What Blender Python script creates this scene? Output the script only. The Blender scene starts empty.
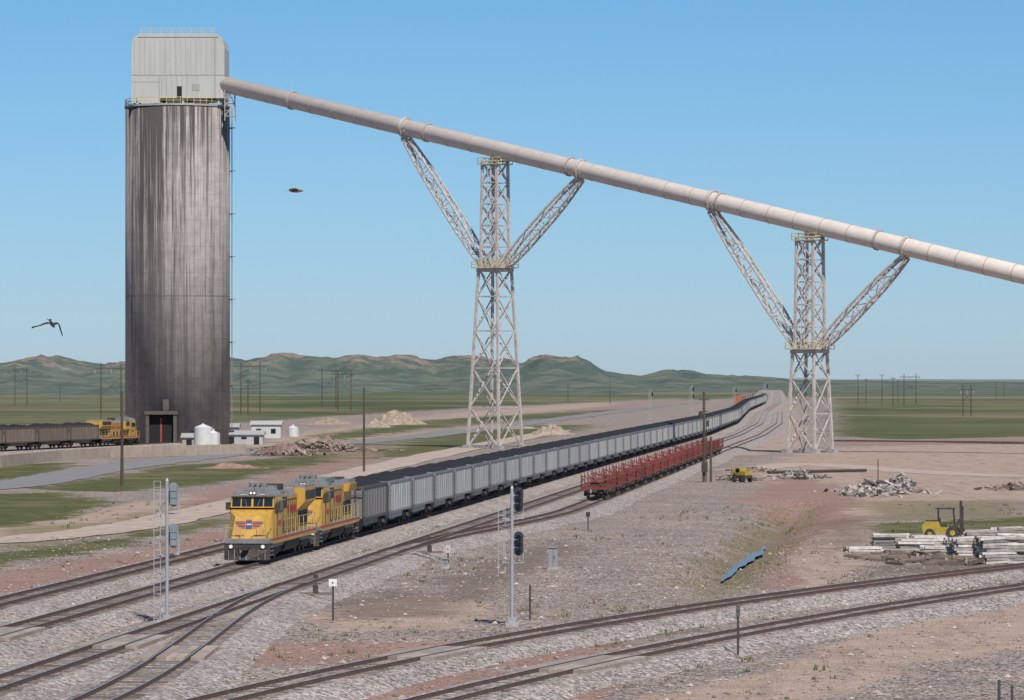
import bpy, math, random
import numpy as np
from mathutils import Vector, Matrix, noise as mnoise
random.seed(7); np.random.seed(7)
F=4200.0; GZ=-0.5; CAMH=12.0
scn=bpy.context.scene
COL=scn.collection

def gp(u,v,z=GZ):
    s=max(v-377.0,0.5); Y=F*(CAMH-z)/s
    return ((u-512)*Y/F, Y)

# ---------------------------------------------------------------- materials
MATS={}
def new_mat(name):
    m=bpy.data.materials.new(name); m.use_nodes=True
    nt=m.node_tree; nt.nodes.clear()
    out=nt.nodes.new('ShaderNodeOutputMaterial'); b=nt.nodes.new('ShaderNodeBsdfPrincipled')
    nt.links.new(b.outputs[0],out.inputs[0])
    return m,nt,b
def N(nt,t,**k):
    n=nt.nodes.new(t)
    for a,v in k.items(): setattr(n,a,v)
    return n
def math_n(nt,op,a,b=None,c=None,clamp=False):
    n=N(nt,'ShaderNodeMath',operation=op,use_clamp=clamp)
    for i,x in enumerate((a,b,c)):
        if x is None: continue
        if isinstance(x,(int,float)): n.inputs[i].default_value=x
        else: nt.links.new(x,n.inputs[i])
    return n.outputs[0]
def mixc(nt,f,a,b,blend='MIX'):
    n=N(nt,'ShaderNodeMix',data_type='RGBA',blend_type=blend)
    for i,x in ((0,f),(6,a),(7,b)):
        if isinstance(x,(int,float)): n.inputs[i].default_value=x
        elif isinstance(x,tuple): n.inputs[i].default_value=(*x,1) if len(x)==3 else x
        else: nt.links.new(x,n.inputs[i])
    return n.outputs[2]
def noise_n(nt,vec,scale,detail=4,rough=.6):
    n=N(nt,'ShaderNodeTexNoise'); n.inputs['Scale'].default_value=scale
    n.inputs['Detail'].default_value=min(detail,4); n.inputs['Roughness'].default_value=rough
    if vec is not None: nt.links.new(vec,n.inputs['Vector'])
    return n.outputs[0]
def mapr(nt,x,a,b,c=0,d=1):
    n=N(nt,'ShaderNodeMapRange'); n.inputs[1].default_value=a;n.inputs[2].default_value=b
    n.inputs[3].default_value=c;n.inputs[4].default_value=d
    nt.links.new(x,n.inputs[0]); return n.outputs[0]
def M(name,col,rough=.7,metal=0,var=.2,scale=1.5,streak=False,dirt=None,dirta=.5,island=0,objr=0,bump=0):
    if name in MATS: return MATS[name]
    m,nt,b=new_mat(name)
    tc=N(nt,'ShaderNodeTexCoord'); vec=tc.outputs['Object']
    mp=N(nt,'ShaderNodeMapping'); mp.inputs['Scale'].default_value=(1,1,.12 if streak else 1)
    nt.links.new(vec,mp.inputs[0]); vec=mp.outputs[0]
    n1=noise_n(nt,vec,scale,4,.65)
    f=mapr(nt,n1,.3,.7,1-var,1+var)
    if island:
        g=N(nt,'ShaderNodeNewGeometry'); r=mapr(nt,g.outputs['Random Per Island'],0,1,1-island,1+island)
        f=math_n(nt,'MULTIPLY',f,r)
    if objr:
        g=N(nt,'ShaderNodeObjectInfo'); r=mapr(nt,g.outputs['Random'],0,1,1-objr,1+objr)
        f=math_n(nt,'MULTIPLY',f,r)
    vm=N(nt,'ShaderNodeVectorMath',operation='SCALE'); vm.inputs[0].default_value=col
    nt.links.new(f,vm.inputs['Scale']); c=vm.outputs[0]
    if dirt:
        n2=noise_n(nt,vec,scale*2.3+.37,4,.7)
        c=mixc(nt,mapr(nt,n2,.42,.68,0,dirta),c,dirt)
    nt.links.new(c,b.inputs['Base Color'])
    b.inputs['Roughness'].default_value=rough; b.inputs['Metallic'].default_value=metal
    if bump:
        bn=N(nt,'ShaderNodeBump'); bn.inputs['Strength'].default_value=bump; bn.inputs['Distance'].default_value=.05
        nt.links.new(n1,bn.inputs['Height']); nt.links.new(bn.outputs[0],b.inputs['Normal'])
    MATS[name]=m; return m

def gravel(nt,pos,ca,cb,cc,s=1.0):
    vo=N(nt,'ShaderNodeTexVoronoi'); vo.inputs['Scale'].default_value=7.5*s; nt.links.new(pos,vo.inputs['Vector'])
    sep=N(nt,'ShaderNodeSeparateColor'); nt.links.new(vo.outputs['Color'],sep.inputs[0])
    big=noise_n(nt,pos,.12,4,.65)
    mid=noise_n(nt,pos,1.1,4,.75)
    c=mixc(nt,mapr(nt,big,.35,.65),ca,cb)
    c=mixc(nt,mapr(nt,mid,.50,.70,0,.75),c,cc)
    k=mapr(nt,sep.outputs[0],0,1,.25,1.75)
    k2=mapr(nt,noise_n(nt,pos,3,4,.8),.3,.7,.58,1.42)
    k=math_n(nt,'MULTIPLY',k,k2)
    vm=N(nt,'ShaderNodeVectorMath',operation='SCALE'); nt.links.new(c,vm.inputs[0]); nt.links.new(k,vm.inputs['Scale'])
    return vm.outputs[0], vo.outputs['Distance'], mid

# ---------------------------------------------------------------- mesh builder
class MB:
    def __init__(s): s.v=[];s.f=[];s.m=[];s.mats=[]
    def mi(s,mat):
        if mat not in s.mats: s.mats.append(mat)
        return s.mats.index(mat)
    def add(s,vs,fs,mat):
        o=len(s.v); k=s.mi(mat)
        s.v.extend([tuple(p) for p in vs]); s.f.extend([tuple(i+o for i in f) for f in fs]); s.m.extend([k]*len(fs))
    BF=[(0,3,2,1),(4,5,6,7),(0,1,5,4),(1,2,6,5),(2,3,7,6),(3,0,4,7)]
    def box(s,x0,x1,y0,y1,z0,z1,mat):
        s.add([(x0,y0,z0),(x1,y0,z0),(x1,y1,z0),(x0,y1,z0),(x0,y0,z1),(x1,y0,z1),(x1,y1,z1),(x0,y1,z1)],MB.BF,mat)
    def hexa(s,vs,mat): s.add(vs,MB.BF,mat)
    def obox(s,c,sz,R,mat):
        h=[x/2 for x in sz]
        vs=[]
        for z in(-1,1):
            for x,y in((-1,-1),(1,-1),(1,1),(-1,1)):
                vs.append(Vector(c)+R@Vector((x*h[0],y*h[1],z*h[2])))
        s.add(vs,MB.BF,mat)
    def beam(s,p,q,w,mat,h=None):
        p=Vector(p);q=Vector(q);h=h or w;d=(q-p).normalized()
        up=Vector((0,0,1)) if abs(d.z)<.95 else Vector((0,1,0))
        a=d.cross(up).normalized()*(w/2);b=a.cross(d).normalized()*(h/2)
        s.add([p-a-b,p+a-b,p+a+b,p-a+b,q-a-b,q+a-b,q+a+b,q-a+b],MB.BF,mat)
    def cyl(s,p,q,r0,mat,r1=None,n=12,cap=True):
        r1=r0 if r1 is None else r1
        p=Vector(p);q=Vector(q);d=(q-p).normalized()
        up=Vector((0,0,1)) if abs(d.z)<.95 else Vector((0,1,0))
        a=d.cross(up).normalized();b=a.cross(d).normalized()
        vs=[]
        for c,r in((p,r0),(q,r1)):
            for i in range(n):
                t=2*math.pi*i/n; vs.append(c+a*math.cos(t)*r+b*math.sin(t)*r)
        fs=[(i,(i+1)%n,n+(i+1)%n,n+i) for i in range(n)]
        if cap: fs+= [tuple(range(n))[::-1],tuple(range(n,2*n))]
        s.add(vs,fs,mat)
    def prism(s,prof,y0,y1,mat):
        n=len(prof)
        vs=[(x,y0,z) for x,z in prof]+[(x,y1,z) for x,z in prof]
        fs=[(i,(i+1)%n,n+(i+1)%n,n+i) for i in range(n)]+[tuple(range(n))[::-1],tuple(range(n,2*n))]
        s.add(vs,fs,mat)
    def prismx(s,prof,x0,x1,mat):
        n=len(prof)
        vs=[(x0,y,z) for y,z in prof]+[(x1,y,z) for y,z in prof]
        fs=[(i,(i+1)%n,n+(i+1)%n,n+i) for i in range(n)]+[tuple(range(n))[::-1],tuple(range(n,2*n))]
        s.add(vs,fs,mat)
    def mesh(s,name,smooth=False):
        me=bpy.data.meshes.new(name); me.from_pydata(s.v,[],s.f)
        for m in s.mats: me.materials.append(m)
        me.polygons.foreach_set('material_index',s.m)
        if smooth: me.polygons.foreach_set('use_smooth',[True]*len(s.f))
        import bmesh
        bm=bmesh.new(); bm.from_mesh(me); bmesh.ops.recalc_face_normals(bm,faces=bm.faces); bm.to_mesh(me); bm.free()
        me.update(); return me
    def obj(s,name,parent=None,loc=(0,0,0),rz=0,smooth=False):
        return place(s.mesh(name,smooth),name,loc,rz,parent)
def place(me,name,loc=(0,0,0),rz=0,parent=None):
    o=bpy.data.objects.new(name,me); COL.objects.link(o); o.location=loc; o.rotation_euler=(0,0,rz)
    if parent: o.parent=parent
    return o
def empty(name,loc=(0,0,0),rz=0):
    o=bpy.data.objects.new(name,None); COL.objects.link(o); o.location=loc; o.rotation_euler=(0,0,rz); return o

# ---------------------------------------------------------------- terrain height
DITCH=np.array([gp(700,598,-1.5),gp(722,580,-1.5),gp(742,562,-1.5),gp(768,545,-1.5),gp(786,524,-1.5),gp(800,508,-1.5)])
def seg_dist(X,Y,pl,closed=False):
    d=np.full(np.shape(X),1e9)
    n=len(pl); rng=range(n if closed else n-1)
    for i in rng:
        ax,ay=pl[i]; bx,by=pl[(i+1)%n]
        vx,vy=bx-ax,by-ay; L=vx*vx+vy*vy+1e-9
        t=np.clip(((X-ax)*vx+(Y-ay)*vy)/L,0,1)
        d=np.minimum(d,np.hypot(X-ax-t*vx,Y-ay-t*vy))
    return d
def tz(X,Y):
    X=np.asarray(X,float);Y=np.asarray(Y,float)
    n=(np.sin(.11*X+1.3*np.sin(.043*Y))+np.sin(.07*Y+1.7*np.sin(.09*X+1))+.5*np.sin(.31*X+.23*Y)+.5*np.sin(.37*Y-.2*X+2))/3
    z=GZ-.12+.12*n
    k=np.clip((Y-2600)/1500,0,1)
    z=z+k*(2.5*np.sin(Y/410+1.2*np.sin(X/700))+2.0*np.sin(Y/173+X/310))-k*4
    d=seg_dist(X,Y,DITCH)
    z=z-1.2*np.exp(-(d/2.8)**2)
    return z
def tzf(x,y): return float(tz(np.array([x]),np.array([y]))[0])

# ---------------------------------------------------------------- ground sheet
def axis(c,d0,half,g,far):
    a=list(np.arange(0,half,d0)); st=d0
    while a[-1]<far: st*=g; a.append(a[-1]+st)
    a=np.array(a); return np.concatenate([c-a[::-1][:-1],c+a])
xs=axis(0,.7,45,1.045,16000)
ys=[-300,-200,-100,-40,0,30,60,80,95]; y=105.; st=.9
while y<26000:
    ys.append(y); y+=st
    if y>270: st*=1.016
ys=np.array(ys)
GX,GY=np.meshgrid(xs,ys); gx=GX.ravel(); gy=GY.ravel(); gz=tz(gx,gy)
nx,ny=len(xs),len(ys)
idx=np.arange(nx*ny).reshape(ny,nx)
quads=np.stack([idx[:-1,:-1],idx[:-1,1:],idx[1:,1:],idx[1:,:-1]],-1).reshape(-1,4)
me=bpy.data.meshes.new('ground')
me.vertices.add(nx*ny); me.vertices.foreach_set('co',np.stack([gx,gy,gz],-1).ravel())
me.loops.add(len(quads)*4); me.loops.foreach_set('vertex_index',quads.ravel())
me.polygons.add(len(quads)); me.polygons.foreach_set('loop_start',np.arange(0,len(quads)*4,4)); 
me.polygons.foreach_set('use_smooth',np.ones(len(quads),bool))
me.update(); me.validate()
def region(polys,lines=()):
    best=np.full(len(gx),-1e9)
    for p in polys:
        pl=[gp(u,v) for u,v in p]
        d=seg_dist(gx,gy,pl,True)
        ins=np.zeros(len(gx),bool); n=len(pl)
        for i in range(n):
            ax,ay=pl[i];bx,by=pl[(i+1)%n]
            c=((ay>gy)!=(by>gy)); 
            xi=(bx-ax)*(gy-ay)/((by-ay) if abs(by-ay)>1e-9 else 1e-9)+ax
            ins^=c&(gx<xi)
        best=np.maximum(best,np.where(ins,d,-d))
    for p,w in lines:
        best=np.maximum(best,w-seg_dist(gx,gy,p))
    w=np.maximum(2.0,.010*gy)
    return np.clip(.5+best/(2*w),0,1)
grass=[
 [(-200,497),(0,493),(60,492),(118,500),(60,519),(0,526),(-200,540)],
 [(25,487),(90,478),(180,464),(330,454),(330,460),(230,482),(120,491),(40,491)],
 [(-200,466),(0,463),(78,462),(50,474),(0,479),(-200,490)],
 [(-200,590),(0,552),(100,538),(225,516),(222,522),(90,550),(0,563),(-200,606)],
 [(365,458),(430,433),(510,426),(600,424),(560,434),(480,444),(420,455)],
 [(300,438),(420,420),(560,412),(640,408),(600,414),(430,428),(330,441)],
 [(876,521),(1024,516),(1300,512),(1300,533),(1024,532),(880,532)],
 [(838,436),(832,398),(1400,398),(1400,434),(1024,436),(900,439)],
 [(-600,425),(0,424),(120,426),(230,423),(330,416),(480,407),(640,400),(700,396),(700,380),(-600,380)],
 [(-200,442),(60,438),(110,440),(60,430),(-200,430)],
 [(690,400),(758,396),(765,380),(600,380)],
 [(806,396),(1400,399),(1400,379),(794,379)],
]
scrub=[
 [(695,600),(702,565),(735,535),(790,505),(790,520),(762,545),(745,575),(725,598)],
 [(0,528),(100,520),(225,500),(220,515),(100,537),(0,552)],
 [(860,500),(1024,498),(1024,516),(870,520)],
 [(250,455),(400,436),(480,430),(420,445),(330,462)],
 [(-600,405),(300,404),(330,398),(-600,397)],
 [(840,420),(1400,418),(1400,412),(840,412)],
 [(840,436),(1400,436),(1400,429),(840,430)],
 [(-600,391),(420,390),(430,387),(-600,387)],
 [(840,393),(1400,393),(1400,389),(830,390)],
]
red=[
 [(-200,612),(0,572),(120,552),(222,530),(222,541),(120,566),(0,592),(-200,640)],
 [(165,506),(235,482),(330,466),(360,470),(290,482),(225,512)],
 [(-200,655),(0,644),(160,640),(440,641),(600,645),(720,655),(640,668),(440,664),(150,662),(0,668),(-200,680)],
 [(180,690),(440,668),(640,672),(560,720),(200,740)],
 [(740,498),(800,470),(860,500),(850,520),(800,540),(786,560),(800,580),(770,590),(760,560),(782,520)],
 [(480,418),(650,402),(700,399),(640,406),(500,423)],
 [(838,441),(1024,438),(1400,436),(1400,441),(1024,443),(840,445)],
 [(150,484),(330,455),(420,445),(370,462),(240,478)],
]
tan=[
 [(770,664),(825,643),(905,623),(960,609),(1024,603),(1300,596),(1300,645),(1024,650),(945,656),(890,668),(800,674)],
 [(730,472),(800,452),(850,446),(1024,442),(1300,440),(1300,512),(1024,500),(930,502),(880,520),(872,560),(830,585),(795,588),(770,560),(800,525),(800,500)],
 [(120,505),(230,487),(300,470),(350,472),(250,500),(222,513),(90,534),(-100,556),(-100,530)],
 [(240,457),(390,440),(470,420),(620,405),(600,402),(460,412),(300,432),(180,455)],
 [(290,612),(420,590),(500,600),(480,625),(330,630)],
 [(0,407),(240,398),(240,401),(0,411)],
 [(740,455),(812,446),(800,420),(792,395),(787,380),(777,380),(772,400)],
 [(560,720),(700,682),(800,668),(900,664),(860,690),(700,730)],
]
dark=[
 [(320,600),(400,585),(470,596),(440,612),(350,618)],
 [(560,640),(700,610),(760,612),(690,630),(600,645)],
 [(860,566),(1024,560),(1300,560),(1300,572),(1024,570),(870,574)],
 [(120,452),(350,444),(350,450),(120,458)],
 [(820,520),(872,516),(870,540),(830,552)],
 [(430,590),(480,560),(560,540),(590,548),(520,575),(470,598)],
]
for nme,arr in (('grass',region(grass)),('scrub',region(scrub)),('red',region(red)),('tan',region(tan)),('dark',region(dark,[(DITCH[1:5],1.6)]))):
    a=me.attributes.new(nme,'FLOAT','POINT'); a.data.foreach_set('value',arr.astype(np.float32))
m,nt,b=new_mat('ground')
geo=N(nt,'ShaderNodeNewGeometry'); pos=geo.outputs['Position']
edge1=noise_n(nt,pos,.11,4,.68); edge2=noise_n(nt,pos,.9,4,.7)
edge=math_n(nt,'ADD',math_n(nt,'MULTIPLY',math_n(nt,'SUBTRACT',edge1,.5),1.5),math_n(nt,'MULTIPLY',math_n(nt,'SUBTRACT',edge2,.5),1.0))
def amask(name,soft=.06):
    a=N(nt,'ShaderNodeAttribute',attribute_name=name)
    return mapr(nt,math_n(nt,'ADD',a.outputs['Fac'],edge),.5-soft,.5+soft)
sepp=N(nt,'ShaderNodeSeparateXYZ'); nt.links.new(pos,sepp.inputs[0])
gc,gd,gmid=gravel(nt,pos,(.33,.275,.245),(.24,.205,.185),(.34,.225,.18))
tn=noise_n(nt,pos,.25,4,.75)
mpw=N(nt,'ShaderNodeMapping'); mpw.inputs['Scale'].default_value=(.9,.07,1); nt.links.new(pos,mpw.inputs[0])
wheel=noise_n(nt,mpw.outputs[0],1,4,.6)
tanc=mixc(nt,mapr(nt,tn,.35,.65),(.47,.365,.295),(.36,.27,.215))
tanc=mixc(nt,mapr(nt,wheel,.52,.64,0,.5),tanc,(.27,.205,.17))
tanc=mixc(nt,mapr(nt,noise_n(nt,pos,2.2,4,.8),.50,.68,0,.5),tanc,(.23,.175,.145))
redc=mixc(nt,mapr(nt,edge2,.35,.65),(.37,.185,.14),(.29,.18,.145))
redg=mixc(nt,.42,redc,gc)
grn=noise_n(nt,pos,.6,4,.75)
grc=mixc(nt,mapr(nt,grn,.3,.7),(.05,.072,.022),(.14,.14,.058))
grc=mixc(nt,mapr(nt,noise_n(nt,pos,.055,4,.75),.50,.64,0,.75),grc,(.20,.165,.095))
farg=noise_n(nt,pos,.0042,4,.6)
mpf=N(nt,'ShaderNodeMapping'); mpf.inputs['Scale'].default_value=(.006,.0030,1); nt.links.new(pos,mpf.inputs[0])
farb=noise_n(nt,mpf.outputs[0],1,4,.7)
farc=mixc(nt,mapr(nt,farb,.40,.60),(.072,.092,.040),(.155,.155,.085))
farc=mixc(nt,mapr(nt,farg,.52,.63,0,.8),farc,(.235,.19,.125))
farc=mixc(nt,mapr(nt,noise_n(nt,pos,.02,4,.7),.53,.68,0,.7),farc,(.055,.068,.034))
fary=mapr(nt,sepp.outputs[1],650,1300)
grc=mixc(nt,fary,grc,farc)
scc=mixc(nt,mapr(nt,grn,.35,.65),(.15,.13,.065),(.26,.215,.135))
c=mixc(nt,amask('tan'),gc,tanc)
c=mixc(nt,amask('red'),c,redg)
c=mixc(nt,math_n(nt,'MULTIPLY',amask('dark',.25),.6),c,(.14,.105,.085))
c=mixc(nt,math_n(nt,'MULTIPLY',amask('scrub',.2),.7),c,scc)
c=mixc(nt,amask('grass',.1),c,grc)
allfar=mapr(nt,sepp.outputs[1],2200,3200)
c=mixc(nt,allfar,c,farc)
haze_tint=mapr(nt,sepp.outputs[1],1500,12000,0,.6)
c=mixc(nt,haze_tint,c,(.19,.24,.235))  # aerial haze painted into the ground colour, growing with distance
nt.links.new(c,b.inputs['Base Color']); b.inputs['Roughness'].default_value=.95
b.inputs['Specular IOR Level'].default_value=.15
bp=N(nt,'ShaderNodeBump'); bp.inputs['Strength'].default_value=.8; bp.inputs['Distance'].default_value=.16
hh=math_n(nt,'ADD',gd,math_n(nt,'MULTIPLY',gmid,2.2))
nt.links.new(hh,bp.inputs['Height']); nt.links.new(bp.outputs[0],b.inputs['Normal'])
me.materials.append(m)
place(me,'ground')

# ---------------------------------------------------------------- hills
def build_hills():
    prof=[(-900,368),(-500,360),(-200,366),(0,361),(14,358),(26,355),(38,353.5),(52,355),(64,357),(90,362),(125,361),(180,364),(228,354),(236,357),(248,358),(262,353),(276,351),(292,351),(300,354),(318,356),(335,356),(348,353),(362,351.5),(374,354),(385,355),(396,352.5),(412,353),(422,356),(434,357),(447,353),(458,352),(470,353),(482,354),(492,358),(502,355.5),(510,357),(522,361),(531,357),(540,354),(551,355),(560,357),(572,355),(582,357),(592,363),(604,370),(640,374),(652,371),(662,368),(690,368),(704,371),(722,372),(772,374.5),(800,378),(1100,380),(1500,377)]
    pu=np.array([p[0] for p in prof]);pv=np.array([p[1] for p in prof])
    Y0=4700.
    X=np.arange(-1300,1150,4.5); Y=np.concatenate([np.arange(2700,4000,35.),np.arange(4000,5000,12.),np.arange(5000,6000,60.)])
    vs=[]
    for yy in Y:
        for xx in X:
            u=512+xx*F/Y0
            h=CAMH+(377-np.interp(u,pu,pv))*Y0/F-GZ
            n=mnoise.fractal(Vector((xx/170,yy/260,0)),1.0,2.1,4)
            wx=xx+22*n+12*mnoise.noise(Vector((xx/40,yy/60,9)))
            rid=1-2*abs(mnoise.noise(Vector((wx/42,yy/210,3)))); rid2=1-2*abs(mnoise.noise(Vector((wx/17,yy/80,5))))
            wob=170*mnoise.noise(Vector((xx/200,0,7)))
            q=(yy-Y0-wob)/190
            g=1/(1+abs(q)**2.2) if q<0 else math.exp(-(q/2)**2)
            g2=math.exp(-((yy-3650-1.4*wob)/260)**2)*(.30+.35*n)*(1 if u<640 else max(0,1-(u-640)/120))
            z=max(h-2,0)*g+max(h-14,0)*max(g2,0)
            k=min(1,max(h-12,0)/14)
            z-=(1.15-rid)*11.0*g*k*(1-math.exp(-(q*1.9)**2)*.80)
            z+=(rid2-.3)*3.2*g*k
            z+=n*3*g*min(1,max(h-10,0)/20)
            vs.append((xx,yy,z-4.0+3.0*g))
    nX=len(X);nY=len(Y)
    fs=[(j*nX+i,j*nX+i+1,(j+1)*nX+i+1,(j+1)*nX+i) for j in range(nY-1) for i in range(nX-1)]
    me=bpy.data.meshes.new('hills'); me.from_pydata(vs,[],fs)
    me.polygons.foreach_set('use_smooth',[True]*len(fs))
    m,nt,b=new_mat('hills')
    geo=N(nt,'ShaderNodeNewGeometry'); pos=geo.outputs['Position']
    sp=N(nt,'ShaderNodeSeparateXYZ'); nt.links.new(pos,sp.inputs[0])
    n=noise_n(nt,pos,.022,4,.75); n2=noise_n(nt,pos,.010,4,.6); n3=noise_n(nt,pos,.07,3,.7)
    c=mixc(nt,mapr(nt,n,.40,.60),(.034,.052,.028),(.135,.135,.08))
    hgt=math_n(nt,'ADD',mapr(nt,sp.outputs[2],12,38),math_n(nt,'MULTIPLY',math_n(nt,'SUBTRACT',n,.5),2.6))
    rr=math_n(nt,'MULTIPLY',mapr(nt,hgt,.60,.80),mapr(nt,n2,.46,.54))
    c=mixc(nt,rr,c,mixc(nt,mapr(nt,n3,.4,.6),(.20,.095,.065),(.32,.23,.165)))
    c=mixc(nt,.36,c,(.14,.19,.21))  # even blue-grey tint: air haze painted into the hill colour
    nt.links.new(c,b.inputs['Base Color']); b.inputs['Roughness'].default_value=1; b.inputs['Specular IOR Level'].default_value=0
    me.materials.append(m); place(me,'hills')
build_hills()

# ---------------------------------------------------------------- tracks
SL=398/4200.
def main_x(Y,X0):
    Y=np.asarray(Y,float)
    st=SL*Y+X0
    ky=[880,1100,1500,1938,2600,4000]; dx=[0,-3.2,-15.5,-24.5,-45,-90]
    return st+np.interp(Y,ky,dx)*1.0
m,nt,b=new_mat('ballast')
geo=N(nt,'ShaderNodeNewGeometry'); pos=geo.outputs['Position']
c,d,_=gravel(nt,pos,(.33,.29,.265),(.26,.225,.205),(.31,.225,.19))
nt.links.new(c,b.inputs['Base Color']); b.inputs['Roughness'].default_value=.95
bp=N(nt,'ShaderNodeBump'); bp.inputs['Strength'].default_value=.8; bp.inputs['Distance'].default_value=.1
nt.links.new(d,bp.inputs['Height']); nt.links.new(bp.outputs[0],b.inputs['Normal'])
BAL=m
TIE=M('tie_wood',(.15,.12,.105),.9,var=.3,scale=3,island=.5)
RAILW=M('rail_web',(.09,.05,.036),.8,var=.25,scale=2)
RAILT=M('rail_head',(.50,.47,.45),.35,metal=.7,var=.15,scale=1)
TRACKS=[]
def ribbon_pts(P,off):
    P=np.array(P); T=np.gradient(P,axis=0); T/=np.linalg.norm(T,axis=1)[:,None]
    return P+np.stack([-T[:,1],T[:,0]],-1)*off
def loft(mb,P,prof,mat,dz=0,jit=0):
    cols=[ribbon_pts(P,o) for o,_ in prof]; n=len(P);k=len(prof)
    vs=[(cols[j][i][0]+(random.gauss(0,jit) if jit and j in(1,k-2) else 0),cols[j][i][1],prof[j][1]+dz) for i in range(n) for j in range(k)]
    fs=[(i*k+j,i*k+j+1,(i+1)*k+j+1,(i+1)*k+j) for i in range(n-1) for j in range(k-1)]
    mb.add(vs,fs,mat)
def track(P,zo=0,tie_max=520,shiny=True,top=1.75,skip_ties=None):
    P=np.array(P,float); e=empty('railway_track'); TRACKS.append(P)
    mb=MB(); loft(mb,P,[(-4.4,-.95),(-top,-.205),(0,-.195),(top,-.205),(4.4,-.95)],BAL,zo,.10); mb.obj('ballast_bed',e)
    mb=MB()
    for o in(-.755,.755):
        loft(mb,P,[(o-.075,-.17),(o-.05,-.15),(o-.03,-.03),(o-.04,-.004),(o+.04,-.004),(o+.03,-.03),(o+.05,-.15),(o+.075,-.17)],RAILW)
        loft(mb,P,[(o-.038,0.0),(o+.038,0.0)],RAILT if shiny else RAILW)
    mb.obj('rails',e)
    seg=np.hypot(*np.diff(P,axis=0).T); cs=np.concatenate([[0],np.cumsum(seg)])
    mb=MB(); s=0
    while s<cs[-1]:
        x=np.interp(s,cs,P[:,0]);y=np.interp(s,cs,P[:,1])
        if y>tie_max: break
        if skip_ties and skip_ties[0]<y<skip_ties[1]: s+=.55; continue
        x2=np.interp(s+.5,cs,P[:,0]);y2=np.interp(s+.5,cs,P[:,1])
        a=math.atan2(y2-y,x2-x)+random.gauss(0,.015)
        R=Matrix.Rotation(a,3,'Z')
        mb.obox((x,y,-.255+zo*.5+random.uniform(-.015,.012)),(.23,2.6+random.uniform(-.08,.08),.16),R,TIE); s+=.55
    mb.obj('ties',e)
YY=np.concatenate([np.arange(95,880,6.),np.arange(880,4000,25.)])
t1=np.stack([main_x(YY,-49),YY],-1); t2=np.stack([main_x(YY,-43),YY],-1); t3=np.stack([main_x(YY,-36),YY],-1)
track(t1,0,360); track(t2,.006,400); track(t3,.012,600)
def sm(a,b,x):
    t=np.clip((x-a)/(b-a),0,1); return t*t*(3-2*t)
Y4=np.concatenate([np.arange(290,420,3.),np.arange(420,1500,20.)])
track(np.stack([main_x(Y4,-36)+5*sm(290,385,Y4),Y4],-1),.018,560,False,skip_ties=(280,325))
Y5=np.arange(95,246,3.)
track(np.stack([SL*Y5-36+5.6*(1-sm(150,245,Y5)),Y5],-1),.024,400,True,skip_ties=(212,260))
def curve_track(px,zo,y0,y1):
    pts=np.array([gp(u,v,0) for u,v in px]); co=np.polyfit(pts[:,1],pts[:,0],2)
    Yc=np.arange(y0,y1,2.5); P=np.stack([np.polyval(co,Yc),Yc],-1); track(P,zo,400); return co
cA=curve_track([(1024,564),(900,578),(760,597),(600,621),(500,637),(400,655),(290,680),(210,700)],.030,100,380)
cB=curve_track([(1024,585),(880,605),(740,631),(600,660),(500,681),(410,702)],.036,100,380)
PANEL=M('crossing_plank',(.29,.235,.20),.9,var=.3,scale=2,island=.25)
def crossing(fx,Yc,L=7.5):
    x=fx(Yc); a=math.atan2(1,(fx(Yc+2)-x)/2.); mb=MB()
    for o0,o1 in((-1.45,-.87),(-.62,-.22),(-.2,.2),(.22,.62),(.87,1.45)):
        for k in range(3):
            mb.box(-L/2+k*L/3+.02,-L/2+(k+1)*L/3-.02,o0,o1,-.2,-.015,PANEL)
    mb.obj('grade_crossing',None,(x,Yc,0),a)
crossing(lambda Y:SL*Y-36,192,8); crossing(lambda Y:SL*Y-43,198,8)
crossing(lambda Y:SL*Y-36+5.6*(1-float(sm(150,245,Y))),184,8)
crossing(lambda Y:np.polyval(cA,Y),184); crossing(lambda Y:np.polyval(cB,Y),177,9)

# ---------------------------------------------------------------- roads
def road(name,px,w,mat,lift=.06):
    P=[gp(u,v) for u,v in px]; Q=[]
    for i in range(len(P)-1):
        for t in np.linspace(0,1,12,endpoint=False): Q.append((P[i][0]*(1-t)+P[i+1][0]*t,P[i][1]*(1-t)+P[i+1][1]*t))
    Q.append(P[-1]); Q=np.array(Q)
    for _ in range(6): Q[1:-1]=(Q[:-2]+2*Q[1:-1]+Q[2:])/4
    mb=MB(); cols=[ribbon_pts(Q,o) for o in np.linspace(-w/2,w/2,5)]
    vs=[];k=5
    for i in range(len(Q)):
        for j in range(5):
            x,y=cols[j][i]; jx=random.uniform(-.3,.3) if j in(0,4) else 0
            vs.append((x+jx,y,tzf(x,y)+lift))
    mb.add(vs,[(i*k+j,i*k+j+1,(i+1)*k+j+1,(i+1)*k+j) for i in range(len(Q)-1) for j in range(4)],mat)
    mb.obj(name)
ASPH=M('asphalt',(.19,.185,.185),.9,var=.15,scale=.8)
DIRT=M('dirt_road',(.40,.32,.26),.95,var=.25,scale=.6,dirt=(.26,.2,.16),dirta=.5)
road('road',[(-150,498),(0,486),(50,478),(100,468),(190,458),(300,447),(420,436),(520,424),(640,408),(700,402)],9,ASPH)
road('dirt_road',[(-150,545),(0,541),(120,527),(225,507),(330,478),(430,455),(560,430)],6,DIRT)
road('dirt_road',[(1200,476),(1024,476),(900,470),(800,462),(740,470)],7,DIRT,.03)

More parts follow.
